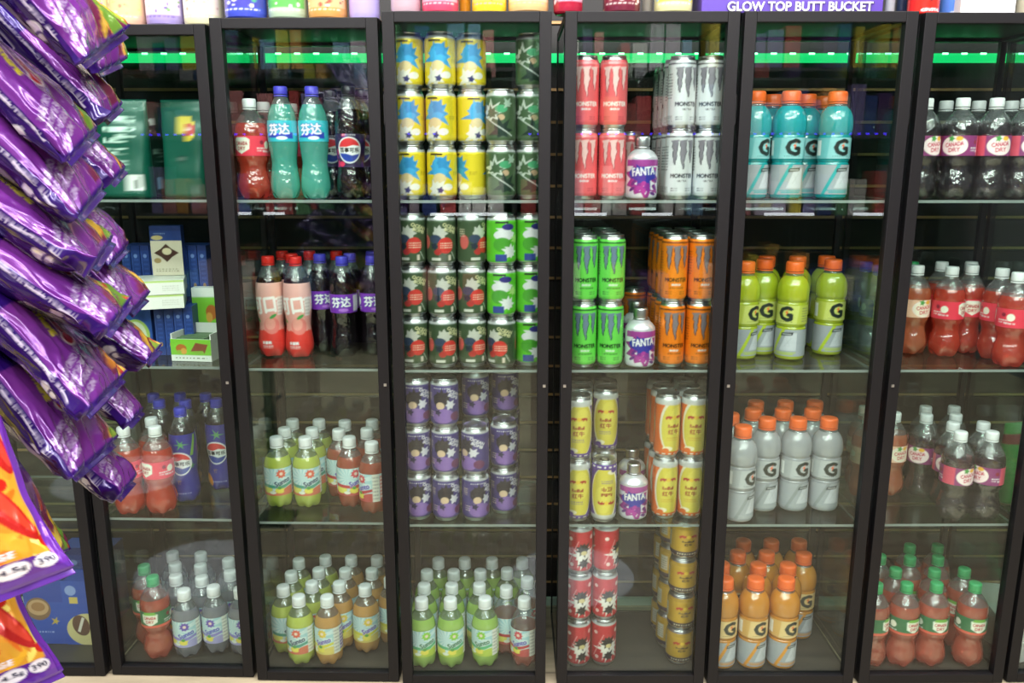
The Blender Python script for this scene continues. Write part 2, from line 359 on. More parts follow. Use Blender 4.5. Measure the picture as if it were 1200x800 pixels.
    # ginger ale labels
    def ale(bg, shield, txt, extra, cap):
        A = Art(220, 40, 170, 36, bg)
        for cx in (110, 0, 220):
            if extra == 'fruit':
                A.ell(cx, 20, 27, 19, '#f6e8e2'); A.ell(cx, 19, 24, 16.5, shield)
                A.star(cx - 6, 34, 4, 9, 5, '#4f9a4a', .3, 3); A.ell(cx + 9, 34, 7, 4.5, '#efb43a')
                A.text('CANADA', cx, 23, 8.5, txt, maxw=36, rot=.12, bold=.4); A.text('DRY', cx + 1, 12, 8, txt, rot=.08, bold=.4)
            else:
                A.poly([(cx - 19, 33), (cx - 12, 37), (cx + 12, 37), (cx + 19, 33), (cx + 18, 14), (cx, 4), (cx - 18, 14)], '#e9f0e4')
                A.poly([(cx - 17, 32), (cx + 17, 32), (cx + 16, 15), (cx, 6), (cx - 16, 15)], shield)
                if extra == 'green': A.poly([(cx - 17, 32), (cx + 17, 32), (cx + 12, 39), (cx - 12, 39)], '#7ab64a')
                A.text('CANADA', cx, 25, 7.5, txt, maxw=29, bold=.4); A.text('DRY', cx, 15, 7, txt, bold=.4)
            A.smalltext(cx + 34, 8, cx + 56, 18, WHITE, 2, 4); A.ell(cx + 45, 27, 4.5, 4.5, '#8d2438' if bg != '#2f7a4a' else '#d8584a')
            A.ell(cx - 50, 22, 8, 8, shield); A.smalltext(cx - 62, 6, cx - 40, 12, WHITE, 1, 8)
        if extra == 'green': A.rect(0, 0, 220, 6, '#e0604f')
        return A
    ART['ale_red'] = ale('#e63d52', '#f3ecdc', '#b02234', 'shield', 0)
    ART['ale_peach'] = ale('#f0bfa3', '#f6ead6', '#cf3a55', 'fruit', 0)
    ART['ale_berry'] = ale('#8b3a72', '#f7dfe2', '#c22c50', 'fruit', 0)
    ART['ale_green'] = ale('#33704a', '#f2efe2', '#c02c38', 'green', 0)
    ART['ale_clear'] = ale('#8a84b8', '#e6e4ee', '#5a4a9a', 'shield', 0); ART['ale_mint'] = ale('#c9c9a0', '#ecebd8', '#5a7a4a', 'shield', 0)
    for cx in (110, 0, 220): ART['ale_berry'].rect(cx - 58, 0, cx - 30, 40, '#d9566c')
    # cola roundel
    def cola(bg, spots):
        A = Art(195, 68, 150, 54, bg); R = random.Random(4)
        for cx in (98, 0, 195):
            for k in range(26):
                A.ell(cx + R.uniform(-48, 48), R.uniform(0, 68), R.uniform(3, 8), R.uniform(3, 8), spots[k % len(spots)])
            A.ell(cx, 35, 27, 27, '#eef0f4')
            A.poly([(cx - 24, 41)] + [(cx + 24.5 * math.cos(t), 35 + 24.5 * math.sin(t)) for t in np.linspace(PI - .25, .25, 20)] + [(cx + 24, 43), (cx + 8, 45), (cx - 6, 41)], '#d8353a')
            A.poly([(cx - 24, 29)] + [(cx + 24.5 * math.cos(t), 35 + 24.5 * math.sin(t)) for t in np.linspace(PI + .25, 2 * PI - .25, 20)] + [(cx + 24, 28), (cx + 6, 24), (cx - 8, 28)], '#2b46a8')
            A.text('百事可乐', cx, 35, 9.5, '#1c1a22', maxw=44, bold=.5)
            A.smalltext(cx - 14, 64, cx + 14, 67.5, WHITE, 1, 2)
        return A
    ART['cola_dark'] = cola('#2b1c46', ('#d8345a', '#5a2a86', '#2b1c46', '#c22f6a', '#392060'))
    A = cola('#2f2f92', ('#2f2f92', '#35359c', '#2b2b84'))
    ART['cola_blue_mid'] = A
    A = Art(195, 175, 120, 120, '#2e2f8f')
    B = cola('#2f2f92', ('#2f2f92', '#35359c', '#2b2b84')).a
    for cx in (98, 0, 195):
        for s in (-1, 1):
            A.poly([(cx + s * 34, 120), (cx + s * 44, 172), (cx + s * 38, 172), (cx + s * 26, 120)], '#7fae4c'); A.star(cx + s * 30, 92, 4, 12, 6, '#3f8a4e', .3, 2)
        A.star(cx + 6, 150, 4, 16, 6, '#56a05a', .3, 2)
        A.ell(cx, 100, 31, 31, '#eef0f4')
        A.poly([(cx + 28 * math.cos(t), 100 + 28 * math.sin(t)) for t in np.linspace(PI - .3, .3, 20)] + [(cx + 8, 112), (cx - 6, 107)], '#d8353a')
        A.poly([(cx + 28 * math.cos(t), 100 + 28 * math.sin(t)) for t in np.linspace(PI + .3, 2 * PI - .3, 20)] + [(cx + 6, 87), (cx - 8, 92)], '#2b46a8')
        A.text('百事可乐', cx, 100, 11, '#1c1a22', maxw=50, bold=.5)
        A.ell(cx - 24, 26, 12, 18, '#e08a2c', .4); A.text('竹', cx - 4, 52, 11, '#a58a5a'); A.smalltext(cx - 10, 20, cx + 22, 26, '#a9aee0', 1, 3)
    ART['cola_blue'] = A
    def fanta(bg, ink, halo, grape):
        A = Art(198, 48, 150, 40, bg)
        for cx in (99, 0, 198):
            if not grape: A.poly([(cx - 34, 10), (cx + 36, 6), (cx + 38, 22), (cx - 10, 18)], '#2c3fb0')
            A.text('芬达', cx, 28, 25, '#f4f6fc' if not grape else WHITE, outline='#2c3cae' if not grape else '#3b2f9a', ow=2.0, rot=.06, maxw=46, bold=.8)
            A.ell(cx + 6, 8, 12, 4, halo); A.ell(cx - 42, 27, 8, 11, WHITE); A.smalltext(cx - 52, 4, cx - 32, 14, WHITE, 2, 3)
        A.rect(130, 4, 152, 45, '#d9d9d6' if grape else bg)
        return A
    ART['fanta_teal'] = fanta('#35b6c8', '#2c3cae', '#e8f2f4', False); ART['fanta_grape'] = fanta('#7a32b4', '#fff', '#b57ade', True)
    A = Art(202, 175, 130, 110, '#e9a9a2')
    A.grad(0, 62, '#d8322f', '#e2453c'); A.grad(62, 175, '#e79a92', '#eab3ac')
    for cx in (101, 0, 202):
        A.poly([(cx - 51, 58)] + [(cx - 51 + 102 * t, 60 + 5 * math.sin(t * 38)) for t in np.linspace(0, 1, 40)] + [(cx + 51, 58)], '#e2453c')
        A.ell(cx + 10, 74, 21, 20, '#e57f78'); A.ell(cx + 6, 78, 14, 14, '#eb9c92'); A.ell(cx + 14, 96, 10, 4, '#3f9a4c', .5); A.ell(cx - 30, 86, 8, 4, '#3f9a4c', -.5)
        A.text('可口', cx - 10, 122, 38, '#f6eeee', rot=.1, bold=1.6, maxw=62); A.text('可乐', cx + 46, 126, 34, '#f6eeee', rot=.1, bold=1.6, maxw=44)
        A.text('水蜜桃', cx - 4, 34, 7, WHITE, bold=.4); A.smalltext(cx - 14, 20, cx + 10, 28, WHITE, 2, 3)
        A.rect(cx + 26, 98, cx + 42, 142, '#e6d8d6'); A.smalltext(cx + 27, 100, cx + 41, 140, '#b9a9a8', 5, 6)
    ART['coke_peach'] = A
    def soda(fruit, ink, band, low, body):
        A = Art(208, 70, 170, 64, '#cfe2e4')
        for cx in (104, 0, 208):
            for k in range(14):
                t = k * 2 * PI / 14
                A.poly([(cx - 12, 46), (cx - 12 + 60 * math.cos(t), 46 + 60 * math.sin(t)), (cx - 12 + 60 * math.cos(t + .2), 46 + 60 * math.sin(t + .2))], '#a9d0d8')
            A.rect(cx - 50, 0, cx + 50, 12, low); A.ell(cx - 30, 16, 16, 10, '#e3dc6a'); A.ell(cx + 4, 14, 12, 8, '#e9d95c'); A.ell(cx + 32, 12, 20, 10, low)
            A.poly([(cx - 46, 22), (cx + 10, 18), (cx + 46, 30), (cx + 46, 36), (cx + 8, 26), (cx - 46, 30)], band)
            A.star(cx + 8, 56, 9, 13, 9, fruit, .1, 3); A.ell(cx + 8, 56, 4, 4, '#f0d6c8')
            A.text('Sunto', cx + 10, 35, 13, ink, rot=.35, bold=.9, maxw=38, outline='#e9f1f2', ow=1.2)
            A.ell(cx + 3, 20, 5, 4, '#5aa04a'); A.ell(cx - 14, 8, 8, 4, '#e9ede0')
        A.rect(140, 0, 156, 70, '#e6e4da'); A.smalltext(141, 4, 155, 66, '#9fa3a0', 7, 3); A.rect(158, 6, 176, 64, body); A.smalltext(159, 8, 175, 62, '#f0f2ee', 6, 5)
        return A
    ART['small_citrus'] = soda('#e0624a', '#2f4a66', '#4f9a86', '#d8785c', '#c6cf6a')
    ART['small_berry'] = soda('#d24452', '#5a4ab0', '#c23a44', '#c04a4a', '#d88a86')
    ART['small_mango'] = soda('#e8c84a', '#6b58b4', '#d8d04a', '#dcc66a', '#8a6fb0')
    ART['small_lime'] = soda('#8cc83c', '#3f7a5a', '#57b07a', '#b6c94e', '#b6cf7a')
    ART['small_grape'] = soda('#6b4fb2', '#4a52b8', '#8f86cc', '#a9a4d4', '#b7a9d6')
# ------------------------------------------------------------------ drinks
load_art()
ALU = mat('aluminium', '#c4c5c8', .3, 1.); ALUD = mat('dull_aluminium', '#a9aaad', .42, .9)
CANART = art_mat('printed_can', .34, .35, .15); PAPER = art_mat('printed_label', .38, 0, .1); SLEEVE = art_mat('printed_sleeve', .3, 0, .3)
CLEAR = pet_mat('clear_bottle_plastic', '#d6dde0', .14, '#e9efef', .5, 60)
def lobes(n, zb, depth):
    def f(r, z, a):
        if z >= zb: return r
        t = 1 - z / zb
        return r * (1 - depth * t * t * (.5 + .5 * math.cos(n * a)) - .06 * t * t)
    return f
def ribbed(name, r, h, z0, m, n=36):
    """screw cap with a ridged skirt"""
    V = []; Fc = []; rings = [(r * .98, z0), (r, z0 + .001), (r, z0 + h * .82), (r * .9, z0 + h), (r * .55, z0 + h * 1.01), (.0005, z0 + h * 1.01)]
    for k, (rr, z) in enumerate(rings):
        for i in range(n): 
            q = rr * (1 - (.025 if i % 2 and 0 < k < 3 else 0)); a = 2 * PI * i / n; V.append((q * math.cos(a), q * math.sin(a), z))
    for j in range(len(rings) - 1):
        for i in range(n): Fc.append((j * n + i, j * n + (i + 1) % n, (j + 1) * n + (i + 1) % n, (j + 1) * n + i))
    Fc.append(tuple(range(n - 1, -1, -1)))
    return mesh(name, V, Fc, [m])
_lid = {}
def can_lid(r):
    if r in _lid: return _lid[r]
    a = lathe('can_lid', [(r * .80, -.004), (r * .86, -.001), (r * .86, .0008), (r * .82, .001), (r * .78, -.0035), (r * .4, -.003), (.0004, -.003)], 40, [ALU], capb=False)
    V = []; n = 18
    for z in (-.0028, -.0012):
        for i in range(n): t = 2 * PI * i / n; V.append((r * .2 * math.cos(t), r * (-.08 + .36 * math.sin(t)), z))
    b = mesh('pull_tab', V, [tuple(range(n, 2 * n))] + [(i, (i + 1) % n, n + (i + 1) % n, n + i) for i in range(n)], [ALUD], smooth=False)
    _lid[r] = (a, b); return _lid[r]
def make_can(art, r, h, name):
    root = empty(name)
    prof = resample([(r * .74, .0), (r * .80, .0), (r * .84, .004), (r * .95, .009), (r, .014), (r, h - .017), (r * .96, h - .011), (r * .86, h - .004), (r * .86, h - .003)], .0016)
    body = lathe('can_body', prof, 96, [CANART, ALU], lambda z: 0 if .0075 < z < h - .0085 else 1, ART[art], (.006, h - .008), capt=True)
    link('can_body', body, root)
    l, t = can_lid(r); lo = link('can_lid', l, root, (0, 0, h)); link('pull_tab', t, lo)
    return root
def make_bottle(name, prof, liquid, fill, labels, cap, lob=None):
    root = empty(name)
    P = smooth_prof(prof, 5)
    link('bottle_body', lathe('bottle_body', P, 48, [liquid, CLEAR], lambda z: 0 if z < fill else 1, rfun=lob), root)
    for nm, art, z0, z1, rr, m in labels:
        def rad(z):
            for (r0, a), (r1, b) in zip(P, P[1:]):
                if a <= z <= b and b > a: return r0 + (r1 - r0) * (z - a) / (b - a)
            return P[0][0]
        n = max(8, int((z1 - z0) / .0013)); pr = [((rr if rr else rad(z0 + (z1 - z0) * i / n)) + .0007, z0 + (z1 - z0) * i / n) for i in range(n + 1)]
        link(nm, lathe(nm, pr, 120, [m], None, ART[art], (z0, z1), capb=False, capt=False, rfun=lob if nm == 'sleeve' else None), root)
    cr, ch, cz, cm = cap
    link('cap', ribbed('cap', cr, ch, cz, cm), root)
    link('neck_ring', lathe('neck_ring', [(cr * .86, cz - .005), (cr * 1.0, cz - .0045), (cr * 1.0, cz - .002), (cr * .86, cz - .0015)], 32, [cm]), root)
    return root
CAPW = mat('white_cap', '#e6e7ea', .35); CAPO = mat('orange_cap', '#f0682a', .35); CAPR = mat('red_cap', '#d8271f', .35); CAPB = mat('blue_cap', '#3a3fc0', .35)
CAPG = mat('green_cap', '#35a064', .35); CAPK = mat('black_cap', '#1d1b20', .35); CAPP = mat('violet_blue_cap', '#4b45c4', .35)
G_PROF = [(.027, 0), (.032, .003), (.0335, .010), (.0335, .040), (.0335, .072), (.0318, .078), (.0335, .084), (.0340, .108), (.0340, .130), (.0325, .136), (.0352, .143), (.0362, .158), (.0345, .174), (.029, .187), (.021, .196), (.0185, .200), (.0185, .208)]
ALE_PROF = [(.019, 0), (.029, .002), (.0345, .014), (.0352, .034), (.0298, .060), (.0295, .072), (.0338, .085), (.0347, .1), (.0347, .132), (.0352, .140), (.0335, .155), (.027, .170), (.018, .182), (.0135, .189), (.013, .200)]
CON_PROF = [(.018, 0), (.027, .002), (.0312, .014), (.0318, .036), (.0285, .064), (.0272, .078), (.029, .096), (.0312, .118), (.0315, .142), (.0312, .162), (.0285, .182), (.021, .200), (.0150, .212), (.0130, .218), (.0130, .228)]
SML_PROF = [(.020, 0), (.028, .002), (.0322, .012), (.0328, .032), (.0326, .06), (.0326, .1), (.0325, .108), (.029, .122), (.0215, .136), (.0155, .144), (.0135, .149), (.0135, .160)]
FAN_PROF = [(.026, 0), (.030, .002), (.0335, .010), (.0338, .04), (.0338, .082), (.031, .092), (.023, .101), (.0165, .105), (.0145, .108), (.0145, .116)]
def g_bottle(k, col, al, tint):
    return lambda: make_bottle('drink_bottle', G_PROF, pet_mat('sports_drink_' + k, col, al, tint, .3, 55), .196, [('lower_label', 'g_low_' + k, .010, .073, .0337, PAPER), ('label', 'g_top_' + k, .086, .130, .0342, PAPER)], (.0205, .0215, .206, CAPO))
def ale(k, col, al, tint, cap):
    return lambda: make_bottle('drink_bottle', ALE_PROF, pet_mat('ginger_ale_' + k, col, al, tint, .6, 80, .14), .162, [('label', 'ale_' + k, .092, .134, .0349, PAPER)], (.0148, .0185, .194, cap), lobes(5, .03, .3))
def con(k, col, al, tint, labels, cap, fill=.19):
    return lambda: make_bottle('drink_bottle', CON_PROF, pet_mat('soft_drink_' + k, col, al, tint, .6, 80, .12), fill, labels, (.0148, .0165, .221, cap), lobes(5, .028, .28))
def sml(k, col, al, tint):
    return lambda: make_bottle('drink_bottle', SML_PROF, pet_mat('small_soda_' + k, col, al, tint, .35, 60), .128, [('label', 'small_' + k, .034, .103, .0329, PAPER)], (.0162, .021, .152, CAPW), lobes(6, .03, .3))
def fan():
    root = empty('drink_bottle'); P = smooth_prof(FAN_PROF, 5)
    WH = mat('white_metal', '#d4d2da', .3, .5)
    link('bottle_body', lathe('bottle_body', resample(P, .0013), 110, [art_mat('printed_can', .34, .35, .15), WH], lambda z: 0 if .004 < z < .085 else 1, ART['fanta_can'], (.003, .086)), root)
    link('cap', ribbed('cap', .0165, .020, .113, ALU), root); link('neck_ring', lathe('neck_ring', [(.0145, .106), (.0166, .107), (.0166, .110), (.0145, .111)], 32, [ALU]), root)
    return root
KIND = {}   # name -> (r, h, cap centre z, builder, short description, category)
def kd(n, r, h, cz, fn, desc, cat): KIND[n] = dict(r=r, h=h, cz=cz, fn=fn, desc=desc, cat=cat, proto=None)
for k, d in (('pink', 'pink clawed'), ('white', 'white clawed'), ('green', 'bright green clawed'), ('orange', 'orange clawed')):
    kd('e_' + k, .0295, .147, .147, (lambda k=k: make_can(k + '_energy', .0295, .147, 'energy_drink_can')), d + ' energy can', 'can')
kd('b_purple', .0295, .15, .15, lambda: make_can('purple_bull', .0295, .15, 'energy_drink_can'), 'yellow-purple bull energy can', 'can')
kd('b_flip', .0295, .15, .15, lambda: make_can('flip_bull', .0295, .15, 'energy_drink_can'), 'upside-down printed yellow-purple bull energy can', 'can')
kd('b_orange', .0295, .15, .15, lambda: make_can('orange_bull', .0295, .15, 'energy_drink_can'), 'yellow-orange bull energy can', 'can')
kd('b_gold', .033, .092, .092, lambda: make_can('gold_bull', .033, .092, 'energy_drink_can'), 'short gold bull energy can', 'can')
for k, d in (('yellow', 'yellow can with blue splash'), ('forest', 'dark green can with grey wisps'), ('moss', 'grey-green can with red disc'), ('lime', 'lime green can with white splash'), ('purple', 'purple can with black splash')):
    kd('s_' + k, .0325, .113, .113, (lambda k=k: make_can(k + '_soda', .0325, .113, 'soda_can')), d, 'can')
kd('s_red', .031, .122, .122, lambda: make_can('red_soda', .031, .122, 'soda_can'), 'red can with white burst', 'can')
kd('fanta', .0338, .133, .125, fan, 'white metal grape soda bottle', 'bottle')
kd('g_teal', .0362, .228, .217, g_bottle('teal', '#22b9c0', .85, '#6fd6d8'), 'teal sports drink bottle', 'bottle')
kd('g_lime', .0362, .228, .217, g_bottle('lime', '#ccdb34', .85, '#d6e06a'), 'lime-yellow sports drink bottle', 'bottle')
kd('g_clear', .0362, .228, .217, g_bottle('clear', '#e6e8ee', .5, '#dfe3e8'), 'cloudy white sports drink bottle', 'bottle')
kd('g_orange', .0362, .228, .217, g_bottle('orange', '#f5a436', .8, '#efb25a'), 'orange sports drink bottle', 'bottle')
kd('a_red', .0358, .2125, .203, ale('red', '#ff6248', .42, '#f2806a', CAPW), 'red ginger ale bottle', 'bottle')
kd('a_peach', .0358, .2125, .203, ale('peach', '#ff9468', .4, '#f2a084', CAPW), 'peach ginger ale bottle', 'bottle')
kd('a_berry', .0358, .2125, .203, ale('berry', '#5a5056', .2, '#cfc8cc', CAPW), 'smoky berry ginger ale bottle', 'bottle')
kd('a_green', .0358, .2125, .203, ale('green', '#fa7f66', .4, '#f2988a', CAPG), 'green-labelled ginger ale bottle', 'bottle')
kd('a_blue', .0358, .2125, .203, ale('clear', '#c9cdd8', .25, '#dfe3ea', CAPB), 'colourless bottle with blue cap', 'bottle')
kd('a_mint', .0358, .2125, .203, ale('mint', '#cfd8c4', .25, '#e2ead8', CAPG), 'colourless bottle with green cap', 'bottle')
kd('c_cola', .0327, .2375, .229, con('cola', '#120a0c', .94, '#3a2020', [('label', 'cola_dark', .068, .138, None, PAPER)], CAPK), 'dark berry cola bottle', 'bottle')
kd('c_blue', .0327, .2375, .229, con('bamboo', '#25252f', .85, '#4a4a60', [('sleeve', 'cola_blue', .004, .176, None, SLEEVE)], CAPB, .2), 'blue-sleeved cola bottle', 'bottle')
kd('c_clearblue', .0327, .2375, .229, con('bamboo_plain', '#2c2c34', .6, '#7a7a86', [], CAPB, .2), 'dark blue-capped cola bottle', 'bottle')
kd('f_teal', .0327, .2375, .229, con('teal', '#6fdccc', .5, '#a0ece0', [('label', 'fanta_teal', .122, .166, None, PAPER)], CAPP, .2), 'teal fruit soda bottle', 'bottle')
kd('f_grape', .0327, .2375, .229, con('grape', '#130a12', .94, '#3a2030', [('label', 'fanta_grape', .108, .152, None, PAPER)], CAPP, .2), 'dark grape soda bottle', 'bottle')
kd('c_peach', .0327, .2375, .229, con('peach', '#3a1c18', .7, '#80504a', [('sleeve', 'coke_peach', .003, .178, None, SLEEVE)], CAPR, .19), 'pink-sleeved peach cola bottle', 'bottle')
kd('m_citrus', .0339, .173, .1625, sml('citrus', '#d6e368', .85, '#e2ec9a'), 'yellow-green small soda bottle', 'bottle')
kd('m_berry', .0339, .173, .1625, sml('berry', '#d0654a', .62, '#e08a70'), 'red small soda bottle', 'bottle')
kd('m_mango', .0339, .173, .1625, sml('mango', '#eab266', .78, '#e8b878'), 'amber small soda bottle', 'bottle')
kd('m_lime', .0339, .173, .1625, sml('lime', '#b9e070', .82, '#bfe07a'), 'light green small soda bottle', 'bottle')
kd('m_grape', .0339, .173, .1625, sml('grape', '#dadae4', .3, '#d4d4de'), 'colourless small soda bottle', 'bottle')
kd('m_pinkclear', .0339, .173, .1625, (lambda: make_bottle('drink_bottle', SML_PROF, pet_mat('small_soda_strawberry', '#d8705e', .45, '#e8aaa0', .35, 60), .104, [('label', 'small_berry', .034, .103, .0329, PAPER)], (.0162, .021, .152, CAPW), lobes(6, .03, .3))), 'pale pink small soda bottle', 'bottle')
def put(kind, x, y, z, rz=0., tilt=0.):
    K = KIND[kind]
    if K['proto'] is None: K['proto'] = K['fn'](); o = K['proto']
    else: o = copy_tree(K['proto'])
    o.location = (x, y, z); o.rotation_euler = (0, 0, rz)
    return o
# ------------------------------------------------------------------ cabinets
BLACK = mat('black_powder_coat', '#0e0d10', .5, .1, .35); BLACKD = mat('black_post', '#1c1b1f', .4, .3)
GLASS = glass_mat('pane_glass', '#f4faf7', .038); SHELFG = glass_mat('shelf_glass', '#e6f0ec', .05)
EDGE = mat('glass_edge', '#7f8886', .25); BASE = mat('cabinet_floor', '#3c3936', .45, var=.15); GASKET = mat('dark_gasket', '#121214', .5)
CABS = {  # left x, right x, front y, height, turn (world, from the photograph)
    0: (-1.352, -.990, 1.785, 1.492, .015), 1: (-.976, -.628, 1.783, 1.501, .03), 2: (-.615, -.272, 1.763, 1.511, .02),
    3: (-.262, .080, 1.75, 1.521, 0.), 4: (.107, .459, 1.75, 1.521, 0.), 5: (.468, .817, 1.75, 1.521, 0.), 6: (.831, 1.178, 1.753, 1.519, -.008), 7: (1.190, 1.54, 1.76, 1.517, -.01)}
DEP = .315
SHZ = {1: H - .079, 2: H - .452, 3: H - .822, 4: .020}
CABNAME = {0: 'far left cabinet', 1: 'chocolate cabinet', 2: 'cola cabinet', 3: 'short can cabinet', 4: 'energy drink cabinet', 5: 'sports drink cabinet', 6: 'ginger ale cabinet', 7: 'far right cabinet'}
SHNAME = {1: 'top shelf', 2: 'second shelf', 3: 'third shelf', 4: 'bottom shelf'}
CABLABEL = {0: 'black framed glass display cabinet at far left behind the hanging purple bags', 1: 'black framed glass display cabinet holding green pouches and chocolate boxes', 2: 'black framed glass display cabinet holding colas, teal sodas and small citrus bottles',
    3: 'black framed glass display cabinet holding stacks of short colourful cans', 4: 'black framed glass display cabinet holding tall clawed energy cans', 5: 'black framed glass display cabinet holding orange-capped sports drinks',
    6: 'black framed glass display cabinet holding white- and green-capped ginger ales', 7: 'black framed glass display cabinet cut off by right edge of photo'}
def make_cabinet(i):
    x0, x1, yf, hh, rz = CABS[i]; w = x1 - x0
    root = empty('display_cabinet', ((x0 + x1) / 2, yf, 0), -rz)
    tag(root, CABLABEL[i], 'cabinet', 'row of glass display cabinets')
    L, R = -w / 2, w / 2; p = .014
    for a in (L, R - p):
        for b in (.024, DEP - p): MB().box(a, b, .012, a + p, b + p, hh - .012).build('corner_post', BLACKD, root, .001)
    MB().box(L, .024, 0, R, DEP, .014).build('base_panel', [BASE], root, .001)
    mb = MB()
    for b in (.024, DEP - .02): mb.box(L, b, hh - .016, R, b + .02, hh)
    for a in (L, R - .02): mb.box(a, .044, hh - .016, a + .02, DEP - .02, hh)
    mb.build('top_frame', BLACK, root)
    MB().box(L + .02, .044, hh - .009, R - .02, DEP - .02, hh - .003).build('top_panel', mat('top_panel_dark', '#16221f', .45, var=.4), root)
    b = .0245; d = MB()
    d.box(L, 0, .003, L + b, .022, hh).box(R - b, 0, .003, R, .022, hh).box(L + b, 0, .003, R - b, .022, .026).box(L + b, 0, hh - .021, R - b, .022, hh)
    door = d.build('door', BLACK, root, .0015)
    MB().box(L + b, .010, .026, R - b, .0145, hh - .021).build('door_glass', GLASS, door)
    for z in (.28, hh - .22): MB().box(L - .002 if i < 4 else R - .002, .004, z, L + .002 if i < 4 else R + .002, .03, z + .06).build('hinge', GASKET, door)
    g = MB(); g.box((R - .012 if i < 4 else L + .006), -.002, .74, (R - .006 if i < 4 else L + .012), 0.001, .746); g.build('lock', ALU, door)
    for s in (L + .002, R - .006): MB().box(s, .042, .014, s + .004, DEP - .018, hh - .016).build('side_pane', GLASS, root)
    MB().box(L + p, DEP - .010, .014, R - p, DEP - .006, hh - .016).build('back_pane', GLASS, root)
    for k in (1, 2, 3):
        z = SHZ[k]; m = MB().box(L + .008, .026, z - .006, R - .008, DEP - .022, z)
        m.m = [0, 0, 1, 1, 1, 1]; m.build('glass_shelf', [SHELFG, EDGE], root)
    return root
for i in CABS: make_cabinet(i)
# ------------------------------------------------------------------ stocking the shelves
ORD = ['front', 'second', 'third', 'fourth', 'fifth']
def solve(kind, px, py, sh, D=None):
    K = KIND[kind]; zc = SHZ[sh] + K['cz']
    if D is None: D = at_height(px, py, zc).y
    return D, zc
def inside(cab, x, y, r):
    x0, x1, yf, hh, rz = CABS[cab]; xc = (x0 + x1) / 2; dx, dy = x - xc, y - yf
    c, s = math.cos(rz), math.sin(rz)       # local = R(rz) * world offset
    lx, ly = dx * c - dy * s, dx * s + dy * c; w = (x1 - x0) / 2
    lx = min(max(lx, -w + r + .0076), w - r - .0076); ly = min(max(ly, .027 + r), DEP - .014 - r)
    return xc + lx * c + ly * s, yf - lx * s + ly * c
PEND = {}
def shelf(cab, sh, rows, zoom=None):
    """rows: list of depth rows, each a list of (kind, zx, zy or None, D or None, turn)"""
    for ri, row in enumerate(rows):
        for e in row:
            kind, zx, zy = e[:3]; D = e[3] if len(e) > 3 else None; rz = e[4] if len(e) > 4 else random.uniform(-.25, .25)
            px, py = (zoom[0] + zx / zoom[2], zoom[1] + (zy or 0) / zoom[2]) if zoom else (zx, zy)
            D, zc = solve(kind, px, py, sh, D)
            PEND.setdefault((cab, sh), []).append(dict(k=[kind], x=x_at(px, D, zc), y=D, t=[rz], ri=ri))
def stacks(cab, sh, cols):
    """cols: (px centre of the bottom can, D, [kinds upward], turn list, column words)"""
    for px, D, kinds, turns, words in cols:
        PEND.setdefault((cab, sh), []).append(dict(k=kinds, x=x_at(px, D, SHZ[sh] + .05), y=D, t=turns, words=words.replace('column from left', 'column').replace(', ' + CABNAME[cab], '')))
def stock_all():
    for (cab, sh), it in PEND.items():
        rr = [KIND[q['k'][0]]['r'] for q in it]
        for step in range(1500):
            mv = 0.
            for q, r in zip(it, rr): q['x'], q['y'] = inside(cab, q['x'], q['y'], r)
            for a in range(len(it)):
                for b in range(a + 1, len(it)):
                    A, B = it[a], it[b]; need = rr[a] + rr[b] + .0016; dx, dy = B['x'] - A['x'], B['y'] - A['y']; d = math.hypot(dx, dy) or 1e-5
                    if d < need:
                        k = (need - d) / 2 / d; A['x'] -= dx * k; A['y'] -= dy * k; B['x'] += dx * k; B['y'] += dy * k; mv = max(mv, need - d)
            if mv < .0002: break
        if mv > .0004: print('RELAX', cab, sh, round(mv, 4))
        for q, r in zip(it, rr): q['x'], q['y'] = inside(cab, q['x'], q['y'], r)
        for q in it:
            kind = q['k'][0]; K = KIND[kind]
            if 'ri' in q:
                same = sorted([p for p in it if p.get('ri') == q['ri'] and p['k'][0] == kind], key=lambda p: p['x']); n = same.index(q)
                col = '' if len(same) == 1 else ', ' + ('leftmost' if n == 0 else 'rightmost' if n == len(same) - 1 else ['', 'second', 'third', 'fourth', 'fifth'][n] + ' from left')
                tag(put(kind, q['x'], q['y'], SHZ[sh] + .0005, q['t'][0]), f"{K['desc']}, {ORD[q['ri']]} row{col}, {SHNAME[sh]}, {CABNAME[cab]}", K['cat'], f"{K['desc']}s in the {CABNAME[cab]}, {SHNAME[sh]}")
                continue
            z = SHZ[sh] + .0005; m = len(q['k'])
            for n, kind in enumerate(q['k']):
                K = KIND[kind]; lv = 'single can' if m == 1 else ('bottom' if n == 0 else 'top' if n == m - 1 else 'middle' if m == 3 else ORD[n] if n == 1 else 'third')
                tag(put(kind, q['x'], q['y'], z, q['t'][n]), f"{K['desc']}, {lv}, {q['words']}, {SHNAME[sh]}", K['cat'], f"{K['desc']}s on the {SHNAME[sh]}")
                z += K['h'] + .0014
